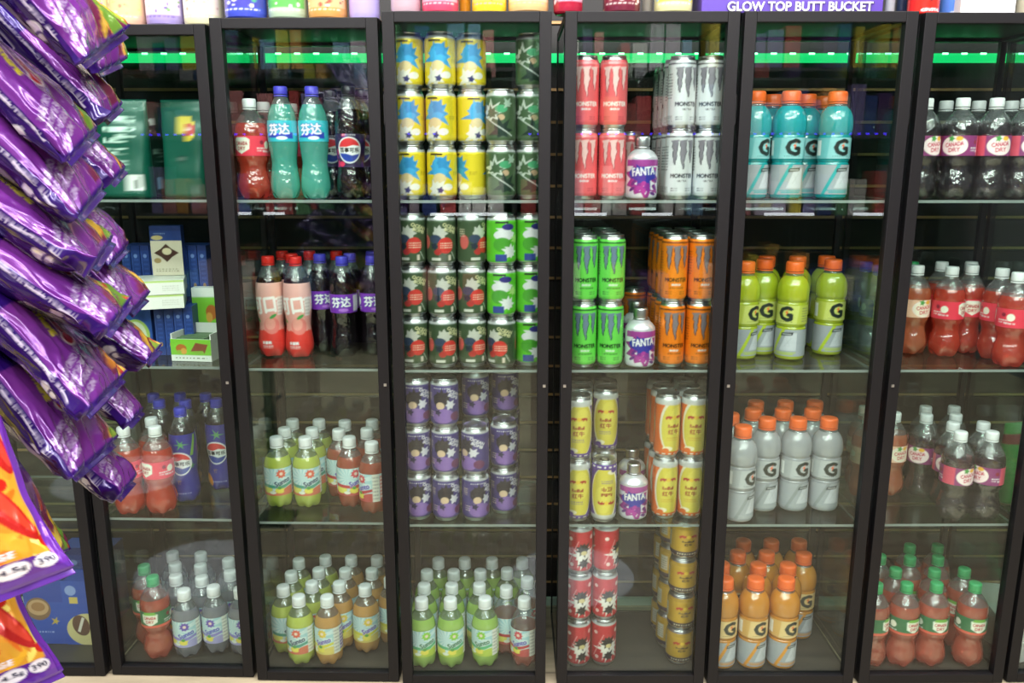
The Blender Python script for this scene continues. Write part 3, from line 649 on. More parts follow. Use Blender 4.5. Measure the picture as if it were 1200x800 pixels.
# cabinet 5: sports drinks
shelf(5, 1, [[('g_teal', 889, None, 1.845, .5), ('g_teal', 925, None, 1.84, 0), ('g_teal', 982, None, 1.85, .1)], [('g_teal', 868, None, 1.93), ('g_teal', 906, None, 1.93, -.6), ('g_teal', 946, None, 1.92, .2), ('g_teal', 967, None, 1.98)]])
shelf(5, 2, [[('g_lime', 150, 308, None, .5), ('g_lime', 350, 312, None, -.75)], [('g_lime', 222, 290, None, 0), ('g_lime', 494, 292, None, .1)], [('g_lime', 60, 280), ('g_lime', 190, 270), ('g_lime', 370, 283), ('g_lime', 452, 272)]], (840, 230, 3.81))
shelf(5, 3, [[('g_clear', 165, 337, None, .5), ('g_clear', 260, 288, None, .1), ('g_clear', 400, 290, None, .2), ('g_clear', 545, 288, None, 0)], [('g_clear', 150, 275), ('g_clear', 220, 247), ('g_clear', 355, 245), ('g_clear', 488, 245)], [('g_clear', 193, 203), ('g_clear', 328, 202), ('g_clear', 467, 202)]], (830, 420, 4.))
shelf(5, 4, [[('g_orange', 148, 335, None, .3), ('g_orange', 280, 335, None, .25), ('g_orange', 420, 332, None, .25)], [('g_orange', 130, 270), ('g_orange', 242, 270), ('g_orange', 372, 265)], [('g_orange', 218, 208), ('g_orange', 350, 203), ('g_orange', 483, 205, None, .1)], [('g_orange', 188, 150), ('g_orange', 320, 145), ('g_orange', 445, 145)]], (820, 600, 4.))
# cabinet 6: ginger ales
shelf(6, 1, [[('a_berry', 1092, None, 1.84, .4), ('a_berry', 1128, None, 1.83, -.7), ('a_berry', 1167, None, 1.83, 0), ('a_berry', 1200, None, 1.84, .2)], [('a_berry', 1109, None, 1.91, .5), ('a_berry', 1147, None, 1.91), ('a_berry', 1186, None, 1.91, .2)]])
shelf(6, 2, [[('a_peach', 354, 318, None, .25), ('a_red', 487, 318, None, .75), ('a_red', 695, 340, None, .75)], [('a_red', 622, 320, None, .2)], [('a_red', 412, 300), ('a_red', 541, 300), ('a_green', 292, 300), ('a_red', 745, 300)], [('a_mint', 137, None, 1.89), ('a_blue', 76, None, 1.96), ('a_blue', 23, None, 2.03)]], (1000, 230, 3.81))
shelf(6, 3, [[('a_berry', 635, 358, None, .3), ('a_berry', 783, 357, None, -1.2)], [('a_berry', 567, 310, None, -.6), ('a_berry', 707, 310)], [('a_peach', 345, 270, None, .3), ('a_peach', 185, 268), ('a_berry', 476, 268, None, -.8), ('a_berry', 627, 266)], [('a_peach', 143, 226), ('a_berry', 425, 226), ('a_berry', 557, 226)]], (970, 420, 4.))
shelf(6, 4, [[('a_green', 205, 352, None, .8), ('a_green', 330, 348, None, .35), ('a_green', 460, 342, None, .1), ('a_green', 655, 348, None, .05)], [('a_green', 280, 282), ('a_green', 447, 278), ('a_green', 585, 274, None, -1.)], [('a_green', 230, 220), ('a_green', 350, 217), ('a_green', 480, 214)], [('a_green', 325, 158), ('a_green', 462, 156)]], (980, 600, 4.))
# cabinet 2: colas and small sodas
shelf(2, 1, [[('a_red', 291, None, 1.85, -.35), ('f_teal', 329.5, None, 1.845, 0), ('f_teal', 364, None, 1.845, .05), ('c_cola', 408, None, 1.84, .1)], [('a_red', 300, None, 1.95), ('c_cola', 387, None, 1.93), ('c_cola', 424, None, 1.92)], [('a_red', 340, None, 2.0)]])
shelf(2, 2, [[('c_peach', 240, 252, None, 0), ('c_peach', 357, 252, None, -.02), ('f_grape', 482, 250, None, .45), ('f_grape', 585, 255, None, 0), ('f_grape', 705, 268, None, .2)], [('c_peach', 280, 234), ('c_peach', 390, 236), ('f_grape', 612, 239)], [('c_peach', 313, 219), ('c_peach', 548, 220), ('f_grape', 655, 221)]], (240, 230, 3.636))
shelf(2, 3, [[('m_citrus', 207, 332, None, .25), ('m_citrus', 343, 334, None, .25), ('m_berry', 600, 340, None, .35), ('m_berry', 697, 390, None, -.95)], [('m_citrus', 252, 287), ('m_citrus', 381, 289), ('m_berry', 492, 310, None, .1), ('m_berry', 630, 295)], [('m_citrus', 291, 242), ('m_citrus', 418, 245), ('m_berry', 525, 265), ('m_berry', 657, 250)]], (270, 430, 4.21))
shelf(2, 4, [[('m_citrus', 328, 367, None, -.3), ('m_mango', 468, 354, None, -.5), ('m_citrus', 239, 328, None, .5), ('m_mango', 632, 292, None, .1)], [('m_citrus', 370, 297), ('m_mango', 502, 290), ('m_mango', 735, 300, None, .3), ('m_citrus', 281, 258)], [('m_citrus', 404, 230), ('m_mango', 532, 227), ('m_mango', 660, 230)], [('m_citrus', 320, 192), ('m_citrus', 438, 161), ('m_mango', 563, 166), ('m_mango', 686, 169)]], (270, 610, 4.21))
# cabinet 3: short cans, small sodas on the floor
Y, FO, MO, LI, PU = 's_yellow', 's_forest', 's_moss', 's_lime', 's_purple'
C3 = 'short can cabinet'
stacks(3, 1, [(482, 1.825, [Y, Y, Y], [-.1, .05, 0], 'first column from left, ' + C3), (521, 1.815, [Y, Y, Y], [0, -.25, 0], 'second column from left, ' + C3), (556, 1.83, [Y, Y, Y], [-1.0, .55, .1], 'third column from left, ' + C3),
    (588.5, 1.82, [FO, FO], [.1, -.2], 'fourth column, ' + C3), (621, 1.83, [FO, FO, FO], [0, 0, -.1], 'fifth column from left, ' + C3)])
stacks(3, 2, [(482, 1.825, [MO, MO, MO], [-.1, -.2, -.2], 'first column from left, ' + C3), (518, 1.82, [MO, MO, MO], [.1, .05, -.1], 'second column from left, ' + C3), (554, 1.825, [MO, MO, MO], [.1, 0, .55], 'third column from left, ' + C3),
    (590, 1.82, [MO, LI, LI], [-.6, -.1, .1], 'fourth column from left, ' + C3), (624, 1.835, [LI, LI, LI], [.0, .1, .1], 'fifth column from left, ' + C3)])
stacks(3, 3, [(488, 1.825, [PU, PU, PU], [.1, .1, 0], 'first column from left, ' + C3), (521, 1.82, [PU, PU, PU], [.1, -.1, -.1], 'second column from left, ' + C3), (557.5, 1.82, [PU, PU], [.3, -.7], 'third column, front, ' + C3), (558, 1.887, [PU, PU, PU], [.1, 0, .1], 'third column, second row, ' + C3),
    (590.5, 1.86, [PU, PU], [.1, .1], 'fourth column, front, ' + C3), (592, 1.927, [PU, PU, PU], [.3, .1, .1], 'fourth column, second row, ' + C3), (594, 1.994, [PU, PU], [1., 1.2], 'fourth column, third row, ' + C3)])
shelf(3, 4, [[('m_lime', 225, 390, None, .2), ('m_lime', 353, 392, None, .1), ('m_lime', 505, 393, None, -.5), ('m_pinkclear', 670, 397, None, -.7)], [('m_lime', 242, 328), ('m_lime', 368, 330), ('m_lime', 495, 330), ('m_pinkclear', 620, 338, None, .5), ('m_pinkclear', 730, 305, None, .4)], [('m_lime', 260, 265), ('m_lime', 381, 268), ('m_lime', 503, 270), ('m_lime', 627, 273)], [('m_lime', 272, 208), ('m_lime', 391, 210), ('m_lime', 515, 211), ('m_lime', 640, 212)]], (440, 600, 4.))
# cabinet 4: energy drinks
C4 = 'energy drink cabinet'
P2, W2, G2, O2 = ['e_pink'] * 2, ['e_white'] * 2, ['e_green'] * 2, ['e_orange'] * 2
stacks(4, 1, [(684, 1.82, P2, [0, .05], 'left column, ' + C4), (717, 1.82, P2, [.02, .05], 'right column, front, ' + C4), (737, 1.985, ['e_pink'], [.4], 'behind grape soda bottle, ' + C4)])
stacks(4, 2, [(685, 1.82, G2, [.1, .1], 'left column, front, ' + C4), (713, 1.82, G2, [-.05, .05], 'right column, front, ' + C4)])
for k in range(3):
    y = 1.883 + .0625 * k
    stacks(4, 2, [(600 + 85.0 * 1.83 / (y + .05), y, G2, [1 + k, 2], f'left column, {ORD[k+1]} row, ' + C4), (600 + 113.3 * 1.83 / (y + .0), y, G2, [.3, 1.], f'right column, {ORD[k+1]} row, ' + C4)])
for k in range(4):
    y = 1.825 + .062 * k; q = 1.825 / y
    stacks(4, 1, [(600 + 201 * q, y, W2, [.15 if not k else .8, .3 if not k else 1.], f'left column, {ORD[k]} row, ' + C4), (600 + 232.5 * q, y, W2, [0, -.1], f'right column, {ORD[k]} row, ' + C4)])
    stacks(4, 2, [(600 + 194.5 * q, y, O2, [.1 if not k else .8, .05 if not k else 1.1], f'left column, {ORD[k]} row, ' + C4), (600 + 226 * q, y, O2, [.2, .2], f'right column, {ORD[k]} row, ' + C4)])
stacks(4, 2, [(755, 2.025, ['e_orange'], [.2], 'behind grape soda bottles, ' + C4)])
shelf(4, 1, [[('fanta', 752.5, 180, 1.815, .0)]])
shelf(4, 2, [[('fanta', 751, 370, 1.82, .12)], [('fanta', 746, 370, 1.91, .0)]])
shelf(4, 3, [[('fanta', 743, 545, 1.825, 0)], [('fanta', 741, 545, 1.925, .1)]])
BP, BO, BG, RS = 'b_purple', 'b_orange', 'b_gold', 's_red'
stacks(4, 3, [(679, 1.815, [BP, BP], [-.1, -.1], 'left column, front, ' + C4), (705, 1.81, ['b_flip'], [.2], 'lone front can, ' + C4), (703.5, 1.876, [BP, BP], [.3, -.1], 'right column, second row, ' + C4), (682, 1.88, [BP, BP], [.3, .4], 'left column, second row, ' + C4), (683, 1.945, [BP, BP], [.4, 1.1], 'left column, third row, ' + C4), (703, 1.94, [BP, BP], [.9, .5], 'right column, third row, ' + C4)])
for k in range(3):
    y = 1.83 + .062 * k; q = 1.83 / y
    stacks(4, 3, [(600 + 181.5 * q, y, [BO, BO], [.1, .35], f'left column, {ORD[k]} row, ' + C4), (600 + 211 * q, y, [BO, BO], [-.15, 0], f'right column, {ORD[k]} row, ' + C4)])
stacks(4, 4, [(678, 1.82, [RS, RS, RS], [.1, 0, .1], 'left column, ' + C4), (706, 1.825, [RS, RS, RS], [.15, .1, .9], 'right column, ' + C4), (796, 1.83, [BG] * 4, [0, .1, .05, .1], 'front column, ' + C4)])
for k in range(2):
    y = 1.898 + .068 * k; stacks(4, 4, [(600 + 190 * 1.84 / y, y, [BG] * 4, [.8, .5, .9, .8], f'{ORD[k+1]} column, ' + C4)])
# cabinet 1: bottles
shelf(1, 3, [[('a_red', 188, 350, None, -.5), ('a_red', 92, 370, None), ('c_blue', 383, 232, None, 0)], [('a_red', 243, 288, None), ('c_clearblue', 302, 185), ('c_clearblue', 440, 184), ('c_blue', 560, 190, None, 0)], [('c_clearblue', 217, 140), ('c_clearblue', 349, 140), ('c_clearblue', 493, 143)]], (130, 430, 4.705))
shelf(1, 4, [[('a_green', 480, 480, None, 0), ('m_grape', 576, 503, None, 0), ('m_grape', 658, 505, None, -.3), ('m_grape', 727, 512, None, 0)], [('a_green', 437, 440), ('m_grape', 528, 460), ('m_grape', 606, 462), ('m_grape', 687, 463)], [('m_grape', 558, 420), ('m_grape', 634, 424), ('m_grape', 708, 426)], [('m_grape', 585, 384), ('m_grape', 662, 385)]], (0, 500, 2.667))

stock_all()
# ------------------------------------------------------------------ hanging snack bags
FILM = art_mat('snack_film', .2, .25, .25, 0)
def purple_art(k):
    A = Art(260, 260, 190, 160, '#30106c'); R = random.Random(k)
    # lower half of the sheet = back panel, upper half = front panel; x runs from the top seal to the bottom seal
    A.poly([(0, 0), (260, 0), (260, 128), (0, 128)], '#2a0c5c'); A.poly([(0, 128), (148, 128), (160, 260), (0, 260)], '#34147c')
    A.poly([(145, 134), (260, 134), (260, 260), (158, 260)], '#7d3299'); A.poly([(170, 134), (260, 134), (260, 165), (176, 165)], '#763094')
    A.smalltext(6, 127, 236, 131, '#d9cfe8', 1, k); 
    A.text('MARCA REGISTRADA HECHO EN MEXICO DISTRIBUTED BY', 120, 129, 4.6, '#e3daf0', maxw=215)
    # curls of rolled chips on the far side of the front
    A.poly([(176, 216), (246, 196), (256, 260), (166, 260)], '#7a2a50')
    for q in range(22):
        x = R.uniform(182, 246); y = R.uniform(208, 256); A.ell(x, y, R.uniform(12, 22), 4.2, R.choice(['#e2b93a', '#d98a2a', '#8fae3a', '#c8412c', '#ecd45c', '#6f9a38']), R.uniform(-.5, .3))
    # thermometer and wording
    A.line(160, 186, 194, 180, 9, '#f0dfe2'); A.ell(197, 179, 8, 7.5, '#f0dfe2'); A.line(160, 186, 194, 180, 5.5, '#5a1f4a'); A.ell(197, 179, 5.6, 5.4, '#c9303a'); A.line(178, 183, 194, 180, 3.4, '#c9303a')
    A.text('EXTREME', 172, 170, 7, '#ece03a', rot=-.15, maxw=34, bold=.6)
    A.text('HOT CHILI PEPPER', 214, 160, 6, '#cdbfdd', rot=-1.25, maxw=42, bold=.1); A.text('& LIME FLAVORED', 223, 160, 6, '#cdbfdd', rot=-1.25, maxw=40, bold=.1); A.text('TORTILLA CHIPS', 232, 160, 6, '#cdbfdd', rot=-1.25, maxw=36, bold=.1)
    A.text('NET WT 9.9 OZ', 243, 156, 6, '#cdbfdd', rot=-1.25, maxw=30, bold=.1)
    # back panel
    for x in (28, 52, 84): A.smalltext(x, 60, x + 12, 112, '#b9aed2', 4, k + x)
    A.ell(132, 96, 9, 9, '#e9e4f0'); A.ell(133, 96, 6, 6, '#4a3a80'); A.ell(131, 99, 3.4, 3, '#e9e4f0'); A.line(150, 78, 150, 112, 1.4, '#cfc6e2'); A.line(108, 112, 150, 112, 1.4, '#cfc6e2'); A.line(108, 78, 108, 112, 1.4, '#cfc6e2')
    A.poly([(172, 66), (226, 60), (240, 94), (186, 104)], '#bcb6bc'); A.poly([(180, 78), (228, 72), (232, 82), (184, 90)], '#77707c'); A.ell(214, 112, 7, 9, '#e6e0ea'); A.ell(222, 110, 6, 8, '#5a4a7a'); A.ell(222, 110, 3.2, 5, '#e6e0ea')
    A.rect(0, 0, 260, 30, '#1c1226')
    for x in (0, 250): A.rect(x, 0, x + 10, 260, '#3a1a78')
    return A
def fuego_art(k):
    A = Art(260, 260, 240, 240, '#6a2a9c'); R = random.Random(k)
    A.rect(0, 130, 260, 260, '#7a35aa')
    A.rect(100, 138, 246, 256, '#d99a2e')
    for q in range(150):
        A.ell(R.uniform(96, 232), R.uniform(136, 240), R.uniform(7, 19), R.uniform(1.5, 5.5), R.choice(['#f0c42c', '#eab02a', '#f3d64a', '#e39a28', '#e2701e', '#f5df6a', '#d98a2a', '#f7e88a', '#d9a030']), R.uniform(-1., 1.))
    for x, y, r in ((122, 206, .5), (140, 232, .2), (168, 168, .7), (196, 226, .35), (150, 190, -.2), (208, 180, .6)):
        A.ell(x, y, 30, 7.5, '#b3211c', r); A.ell(x - 2, y + 1.5, 26, 3.5, '#d8402a', r)
    for x, y in ((176, 228), (216, 214), (132, 160), (226, 240)): A.ell(x, y, 5, 4, '#c22418')
    for x, y in ((142, 178), (214, 156)): A.ell(x, y, 18, 17, '#5f8f2c', .3); A.ell(x + 1, y, 15, 14, '#cfe08a', .3); A.ell(x + 1, y, 4, 4, '#eef2c0')
    A.poly([(226, 136), (250, 136), (250, 260), (234, 260), (236, 236)], '#5a248c'); A.rect(0, 240, 260, 260, '#6a2fa2')
    for q, t in enumerate(('70', '290', '4.5g', '390')):
        y = 188 + q * 15.5; A.ell(241, y, 5.6, 7, '#e9e6ee'); A.text(t, 241, y, 4.6, '#3c3a52', rot=PI / 2, bold=.3, maxw=10)
    A.text('PER PACKAGE', 229, 205, 4.5, '#f2eef6', rot=PI / 2, maxw=32, bold=.3)
    A.ell(40, 200, 22, 40, '#f2dc3a')
    A.rect(248, 0, 260, 260, '#5d2f9a'); A.rect(0, 0, 260, 128, '#3f1a80')
    return A
PART_ = {}
def bag(tip, D, phi, art, label, L=.26, W=.185, T=.062, a0=12, a1=48, bend=0., seed=1, crumple=1., group='purple snack bags', corner=False):
    A = (PART_.get(art) or (purple_art if art < 10 else fuego_art)(art)); PART_[art] = A; G = A.out() * (.72 if art < 10 else .88); nu, nv = A.nx, A.ny
    P = at_depth(tip[0], tip[1], D); c = (Vector((0, 0, H)) - P).normalized(); rt = (-c).cross(Vector((0, 0, 1))).normalized(); up = rt.cross(-c)
    pos = Vector((0, 0, 0)); sp_ = []
    for i in range(nu - 1, -1, -1):
        u = i / (nu - 1); ph = math.radians(phi + bend * (u - .5)); a = rt * math.cos(ph) - up * math.sin(ph); n0 = rt * math.sin(ph) + up * math.cos(ph)
        sm = u * u * (3 - 2 * u); al = math.radians(a0 + (a1 - a0) * sm)
        n = n0 * math.cos(al) + c * math.sin(al); wv = c * math.cos(al) - n0 * math.sin(al)
        sp_.append((u, pos.copy(), n, wv, a)); pos = pos - a * (L / (nu - 1))
    sp_.reverse()
    off = sp_[-1][3] * (W / 2) if corner else Vector((0, 0, 0)); mid = sp_[nu // 2][1] + off
    V = []; C = []; S = Vector((seed * 7.3, seed * 3.1, seed * 5.7))
    for i, (u, p, n, wv, a) in enumerate(sp_):
        e = min(u, 1 - u); seal = e < .024
        q = max(0., (e - .02) / .48) if not seal else 0.
        t = T / 2 * (1 - (1 - min(q, 1)) ** 3.2) ** .75 * (.42 + .58 * min(u / .62, 1) ** 1.3) + .0009; w_ = W / 2 * (.86 + .14 * (1 - min(e / .3, 1)) ** 1.5)
        for j in range(nv):
            ang = 2 * PI * (j / nv) + PI; ca, sa = math.cos(ang), math.sin(ang)
            lw = w_ * math.copysign(abs(ca) ** .85, ca); ln = t * math.copysign(abs(sa) ** .9, sa)
            f = Vector((u * 4.2, ca * 1.9, sa * 1.9)) + S
            k1 = noise.noise(f); k2 = 1 - abs(noise.noise(f * 2.1 + Vector((3, 9, 1)))) * 2; k3 = 1 - abs(noise.noise(f * 4.3)) * 2
            endw = (1 - min(e / .28, 1)); amp = crumple * (.0016 + .0062 * endw) * (0 if seal else 1)
            d = amp * (k1 * 1.2 + k2 * .6 + k3 * .12)
            pleat = .0018 * endw * math.sin(lw / W * 40 + seed) * (1 if sa > 0 else -.6) if not seal else 0.
            wave = n * (.007 * endw * math.sin(lw / W * 6.5 + seed * 1.7)) 
            r = n * (ln + d * (1 if sa >= 0 else -1) + pleat) + wv * (lw + d * ca * .6) + wave
            V.append(p + off + r - mid); 
            C.append(G[j, i])
    # canvas row 0..ny: row 0 sits at the far edge, the middle row at the edge nearest the camera
    Fc = [(i * nv + j, i * nv + (j + 1) % nv, (i + 1) * nv + (j + 1) % nv, (i + 1) * nv + j) for i in range(nu - 1) for j in range(nv)]
    Fc.append(tuple(range(nv))); Fc.append(tuple(range((nu - 1) * nv, nu * nv))[::-1])
    me = mesh('snack_bag', V, Fc, [FILM], None, True, np.array(C)); bm = bmesh.new(); bm.from_mesh(me); bmesh.ops.recalc_face_normals(bm, faces=bm.faces[:]); bm.to_mesh(me); bm.free()
    o = link('snack_bag', me, None, P + mid); return tag(o, label, 'snack bag', group)
if 1:
    N = 'purple foil snack bag, '
    DB = .98
    for k, (x, y, phi, lab) in enumerate(((134, 84, 58, 'behind, its dark corner poking out beside the topmost bag'), (134, 140, 42, 'behind, second corner down, beside green pouch top'), (142, 212, 38, 'behind, third corner down, beside pouch barcode'), (147, 300, 40, 'behind, corner in front of blue chocolate boxes'),
            (166, 362, 42, 'behind, corner below flat white cartons'), (180, 425, 38, 'behind, longest corner, beside open green tray'), (164, 492, 40, 'behind, corner above red bottles'), (154, 574, 40, 'behind, lowest corner, above black door frame'))):
        bag((x, y), DB, phi, k % 3, N + lab, L=.26, W=.16, T=.048, a0=-14, a1=8, seed=20 + k, bend=10)
    for k, (x, y, phi, a1, lab) in enumerate(((122, 66, 40, 60, 'topmost of front stack, its end folded down'), (106, 172, 39, 46, 'front stack, second from top, with yellow lettering'), (116, 238, 36, 40, 'front stack, third from top, crimped end dangling'), (124, 306, 31, 40, 'front stack, fourth from top, lying most nearly level'),
            (142, 380, 34, 46, 'front stack, fifth from top, pointed shiny tip'), (134, 462, 43, 58, 'front stack, sixth from top, bold thermometer mark'), (118, 540, 49, 62, 'front stack, seventh from top, seal slanting upward'))):
        bag((x, y), .78, phi, k % 3, N + lab, L=.265, W=.165, T=.05, a0=-16, a1=a1 * .28, seed=3 + k, bend=8 if k else 24, crumple=1.0)
    bag((44, 668), .82, 74, 1, N + 'lowest of front stack, hanging almost straight down', L=.26, W=.14, T=.05, a0=0, a1=22, seed=14, bend=6)
    g = 'purple and yellow chip bags at lower left'
    bag((78, 792), .70, 80, 11, 'purple bag picturing yellow rolled chips and lime, bottom corner of photo', L=.27, W=.2, T=.06, a0=66, a1=78, seed=31, group=g, corner=True, crumple=.7)
    bag((88, 672), .63, 80, 12, 'purple bag picturing red chilies on yellow chips, ovals reading 290', L=.27, W=.2, T=.06, a0=64, a1=76, seed=33, group=g, corner=True, crumple=.7)
    # the rack the bags hang from, its post left of the picture
    root = tag(empty('display_rack', (-.86, .88, 0)), 'black wire rack left of the photo carrying the purple snack bags', 'rack')
    WIRE = mat('rack_wire', '#2b2a2e', .4, .6)
    MB().box(-.015, -.015, 0, .015, .015, 1.75).build('post', WIRE, root); MB().box(-.06, -.06, 0, .06, .06, .012).build('base_plate', WIRE, root)
    for k in range(9): MB().box(0, -.09, .42 + k * .135, .012, .09, .428 + k * .135).build('hook_bar', WIRE, root)
# ------------------------------------------------------------------ the room
WY = 2.125
def floor_mat():
    m, nt, out = new_mat('pale_plank_floor'); b = principled(nt, None, .35, 0, .5)
    tc = nt.nodes.new('ShaderNodeTexCoord'); mp = nt.nodes.new('ShaderNodeMapping'); mp.inputs['Scale'].default_value = (1.2, 9, 1)
    n = nt.nodes.new('ShaderNodeTexNoise'); n.inputs['Scale'].default_value = 4; n.inputs['Detail'].default_value = 2
    br = nt.nodes.new('ShaderNodeTexBrick'); br.inputs['Scale'].default_value = 1.; br.inputs['Mortar Size'].default_value = .004; br.inputs['Brick Width'].default_value = 1.2; br.inputs['Row Height'].default_value = .15
    for k, c in (('Color1', '#b5a88e'), ('Color2', '#aa9d84'), ('Mortar', '#8f8470')): br.inputs[k].default_value = (*lin(c), 1)
    nt.links.new(tc.outputs['Object'], mp.inputs[0]); nt.links.new(mp.outputs[0], n.inputs['Vector']); nt.links.new(tc.outputs['Object'], br.inputs['Vector'])
    mx = nt.nodes.new('ShaderNodeMixRGB'); mx.blend_type = 'OVERLAY'; mx.inputs[0].default_value = .45
    nt.links.new(br.outputs[0], mx.inputs[1]); nt.links.new(n.outputs['Fac'], mx.inputs[2]); nt.links.new(mx.outputs[0], b.inputs['Base Color'])
    nt.links.new(b.outputs[0], out.inputs[0]); return m
XW, YB, ZC = 3.0, -2.4, 2.75
def struct(name, mb, m): return tag(mb.build(name, m), kind='structure')
struct('floor', MB().box(-XW, YB, -.06, XW, WY + .1, 0), floor_mat())
struct('ceiling', MB().box(-XW, YB, ZC, XW, WY + .1, ZC + .06), mat('ceiling_white', '#c9c9c6', .9, var=.08))
struct('wall_left', MB().box(-XW - .08, YB, 0, -XW, WY + .1, ZC), mat('wall_grey', '#6d6a70', .8, var=.1))
struct('wall_right', MB().box(XW, YB, 0, XW + .08, WY + .1, ZC), mat('wall_grey', '#6d6a70', .8))
struct('wall_front', MB().box(-XW, YB - .08, 0, XW, YB, ZC), mat('wall_dark', '#4a474c', .8, var=.1))
w = MB(); w.box(-XW, WY + .012, 0, XW, WY + .1, ZC); z = 1.398 - 17 * .0785; gz = []
while z < ZC: gz.append(z); z += .0785
for a, b in zip(gz, gz[1:]):
    w.box(-XW, WY, a + .007, XW, WY + .013, b - .004); w.box(-XW, WY + .0005, a, XW, WY + .012, a + .0068, 1)
struct('wall_back', w, [mat('slatwall_black', '#1d1a1a', .5, var=.2), mat('slat_wood_edge', '#c09a68', .7, var=.2)])
tag(MB().box(-XW, WY - .012, 0.0, XW, WY - .001, .022).build('baseboard_back', mat('pale_green_trim', '#b9cfc4', .5)), kind='structure')
# green light strip along the slat wall
root = tag(empty('led_strip', (0, WY - .0122, 1.475)), 'glowing green light strip running along the slat wall behind the cabinets', 'light strip')
MB().box(-1.75, -.004, -.011, 1.75, .0125, .0095).build('strip_channel', mat('green_glow', '#0c5a34', .4, emit='#10d070', es=1.25), root)
bm_ = MB(); x = -1.74
while x < 1.74: bm_.box(x, -.0065, .0065, x + .014, -.0038, .0105); x += .0465
bm_.build('light_beads', mat('green_bead', '#c9ffe0', .4, emit='#9dffd0', es=3.5), root)
# the other side of the aisle, seen only as reflections in the panes
GY = -1.55
root = tag(empty('aisle_shelving', (0, GY, 0)), 'dark shelving across the aisle, seen only as reflections in the glass', 'shelving')
mb = MB(); mb.box(-2.6, -.5, .0, 2.6, -.46, 2.2)
for xx in (-2.6, -1.3, 0, 1.28, 2.58): mb.box(xx, -.46, 0, xx + .03, -.02, 2.2)
mb.build('shelf_frame', mat('shelving_dark', '#2b292d', .5), root)
for zz in (.35, .885, 1.365, 1.75): MB().box(-2.57, -.455, zz, 2.58, 0, zz + .02).build('shelf', mat('shelving_board', '#4b494d', .5), root)
pal = ['#c9b8c9', '#d8c23e', '#8a7fb8', '#d9d4cf', '#d98a8a', '#7fa6c9', '#c24b4b', '#6fae7a', '#e0a04e', '#3e4f9a', '#e6e2dc', '#5c3a78']
mb = MB(); R = random.Random(5)
for zz in (.372, .907, 1.387, 1.772):
    x = -2.5
    while x < 2.5:
        wd = R.uniform(.05, .1); hh = R.uniform(.14, .3); n = R.randrange(12)
        if R.random() < .85 and all(not (x - .04 < u < x + wd + .01) for u in (-1.3, 0, 1.28)): mb.box(x, -.3, zz, x + wd, -.06, zz + hh, n)
        x += wd + R.uniform(.005, .03)
tag(mb.build('packets', [mat('packet_%d' % i, c, .5) for i, c in enumerate(pal)]), 'rows of small coloured packets on the shelving across the aisle, reflected in the glass', 'packets', kind='stuff').location = (0, GY, 0)
for k, (a, b) in enumerate(((-1.95, -1.55), (-.5, -.03), (.22, .58), (.8, .98), (1.55, 1.85), (2.1, 2.5))):
    o = MB().box(a, GY - .03, .9055, b, GY - .004, .922).build('shelf_light', mat('tube_white', '#ffffff', .4, emit='#f2f6ff', es=7)); tag(o, ['leftmost white tube light', 'second white tube light from left', 'third white tube light from left', 'fourth white tube light from left', 'fifth white tube light from left', 'rightmost white tube light'][k] + ' across the aisle, reflected below the top shelf', 'light', 'tube lights across the aisle')
mb = MB()
x = -2.5
while x < 2.5:
    if not (-.4 < x < .1): mb.box(x, GY - .016, 1.3852, x + .014, GY - .004, 1.397)
    x += .052
tag(mb.build('string_light', mat('violet_bead', '#5a40ff', .4, emit='#4a2cff', es=9)), 'string of tiny violet lights across the aisle, reflected as dots in the panes', 'string light')
for px, py, r in ((205, 683, .185), (672, 678, .185), (108, 572, .23)):
    z = .003; d = ray(px, py); t = (z - H) / d.z; P = Vector((0, 0, H)) + d * t; y = 2 * 1.75 - P.y
    o = link('floor_mat', lathe('floor_mat', [(r, 0), (r, .002), (r * .97, .003), (.001, .003)], 56, [mat('pale_mat', '#f2f2f2', .6)]), None, (P.x, y, .0005))
    tag(o, {205: 'round white floor mat whose reflection crosses the chocolate cabinet bottles', 672: 'round white floor mat whose reflection crosses the red cans', 108: 'round white floor mat reflected behind the hanging purple bags'}[px], 'mat', 'round white floor mats')
# ------------------------------------------------------------------ boxes, pouches
def art_box(name, w, d, h, front, side, top, parent=None, dens=900):
    """carton: painted front (-y), plain sides and top; origin at the bottom centre"""
    A = front.out(); ny, nx = A.shape[:2]; V = []; C = []
    for j in range(ny + 1):
        for i in range(nx + 1):
            V.append((-w / 2 + w * i / nx, -d / 2, h * j / ny)); C.append(A[min(j, ny - 1), min(i, nx - 1)])
    Fc = [(j * (nx + 1) + i, j * (nx + 1) + i + 1, (j + 1) * (nx + 1) + i + 1, (j + 1) * (nx + 1) + i) for j in range(ny) for i in range(nx)]
    def quad(ps, c):
        b = len(V); V.extend(ps); C.extend([np.array(lin(c))] * 4); Fc.append((b, b + 1, b + 2, b + 3))
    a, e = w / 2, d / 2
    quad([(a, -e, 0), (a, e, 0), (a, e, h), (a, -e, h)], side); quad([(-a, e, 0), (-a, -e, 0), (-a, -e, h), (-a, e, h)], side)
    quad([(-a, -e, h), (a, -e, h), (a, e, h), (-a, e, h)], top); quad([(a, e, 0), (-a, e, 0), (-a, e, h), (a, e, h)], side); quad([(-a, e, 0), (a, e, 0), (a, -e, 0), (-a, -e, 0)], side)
    return link(name, mesh(name, V, Fc, [art_mat('printed_carton', .42, 0, .1)], None, False, np.array(C)), parent)
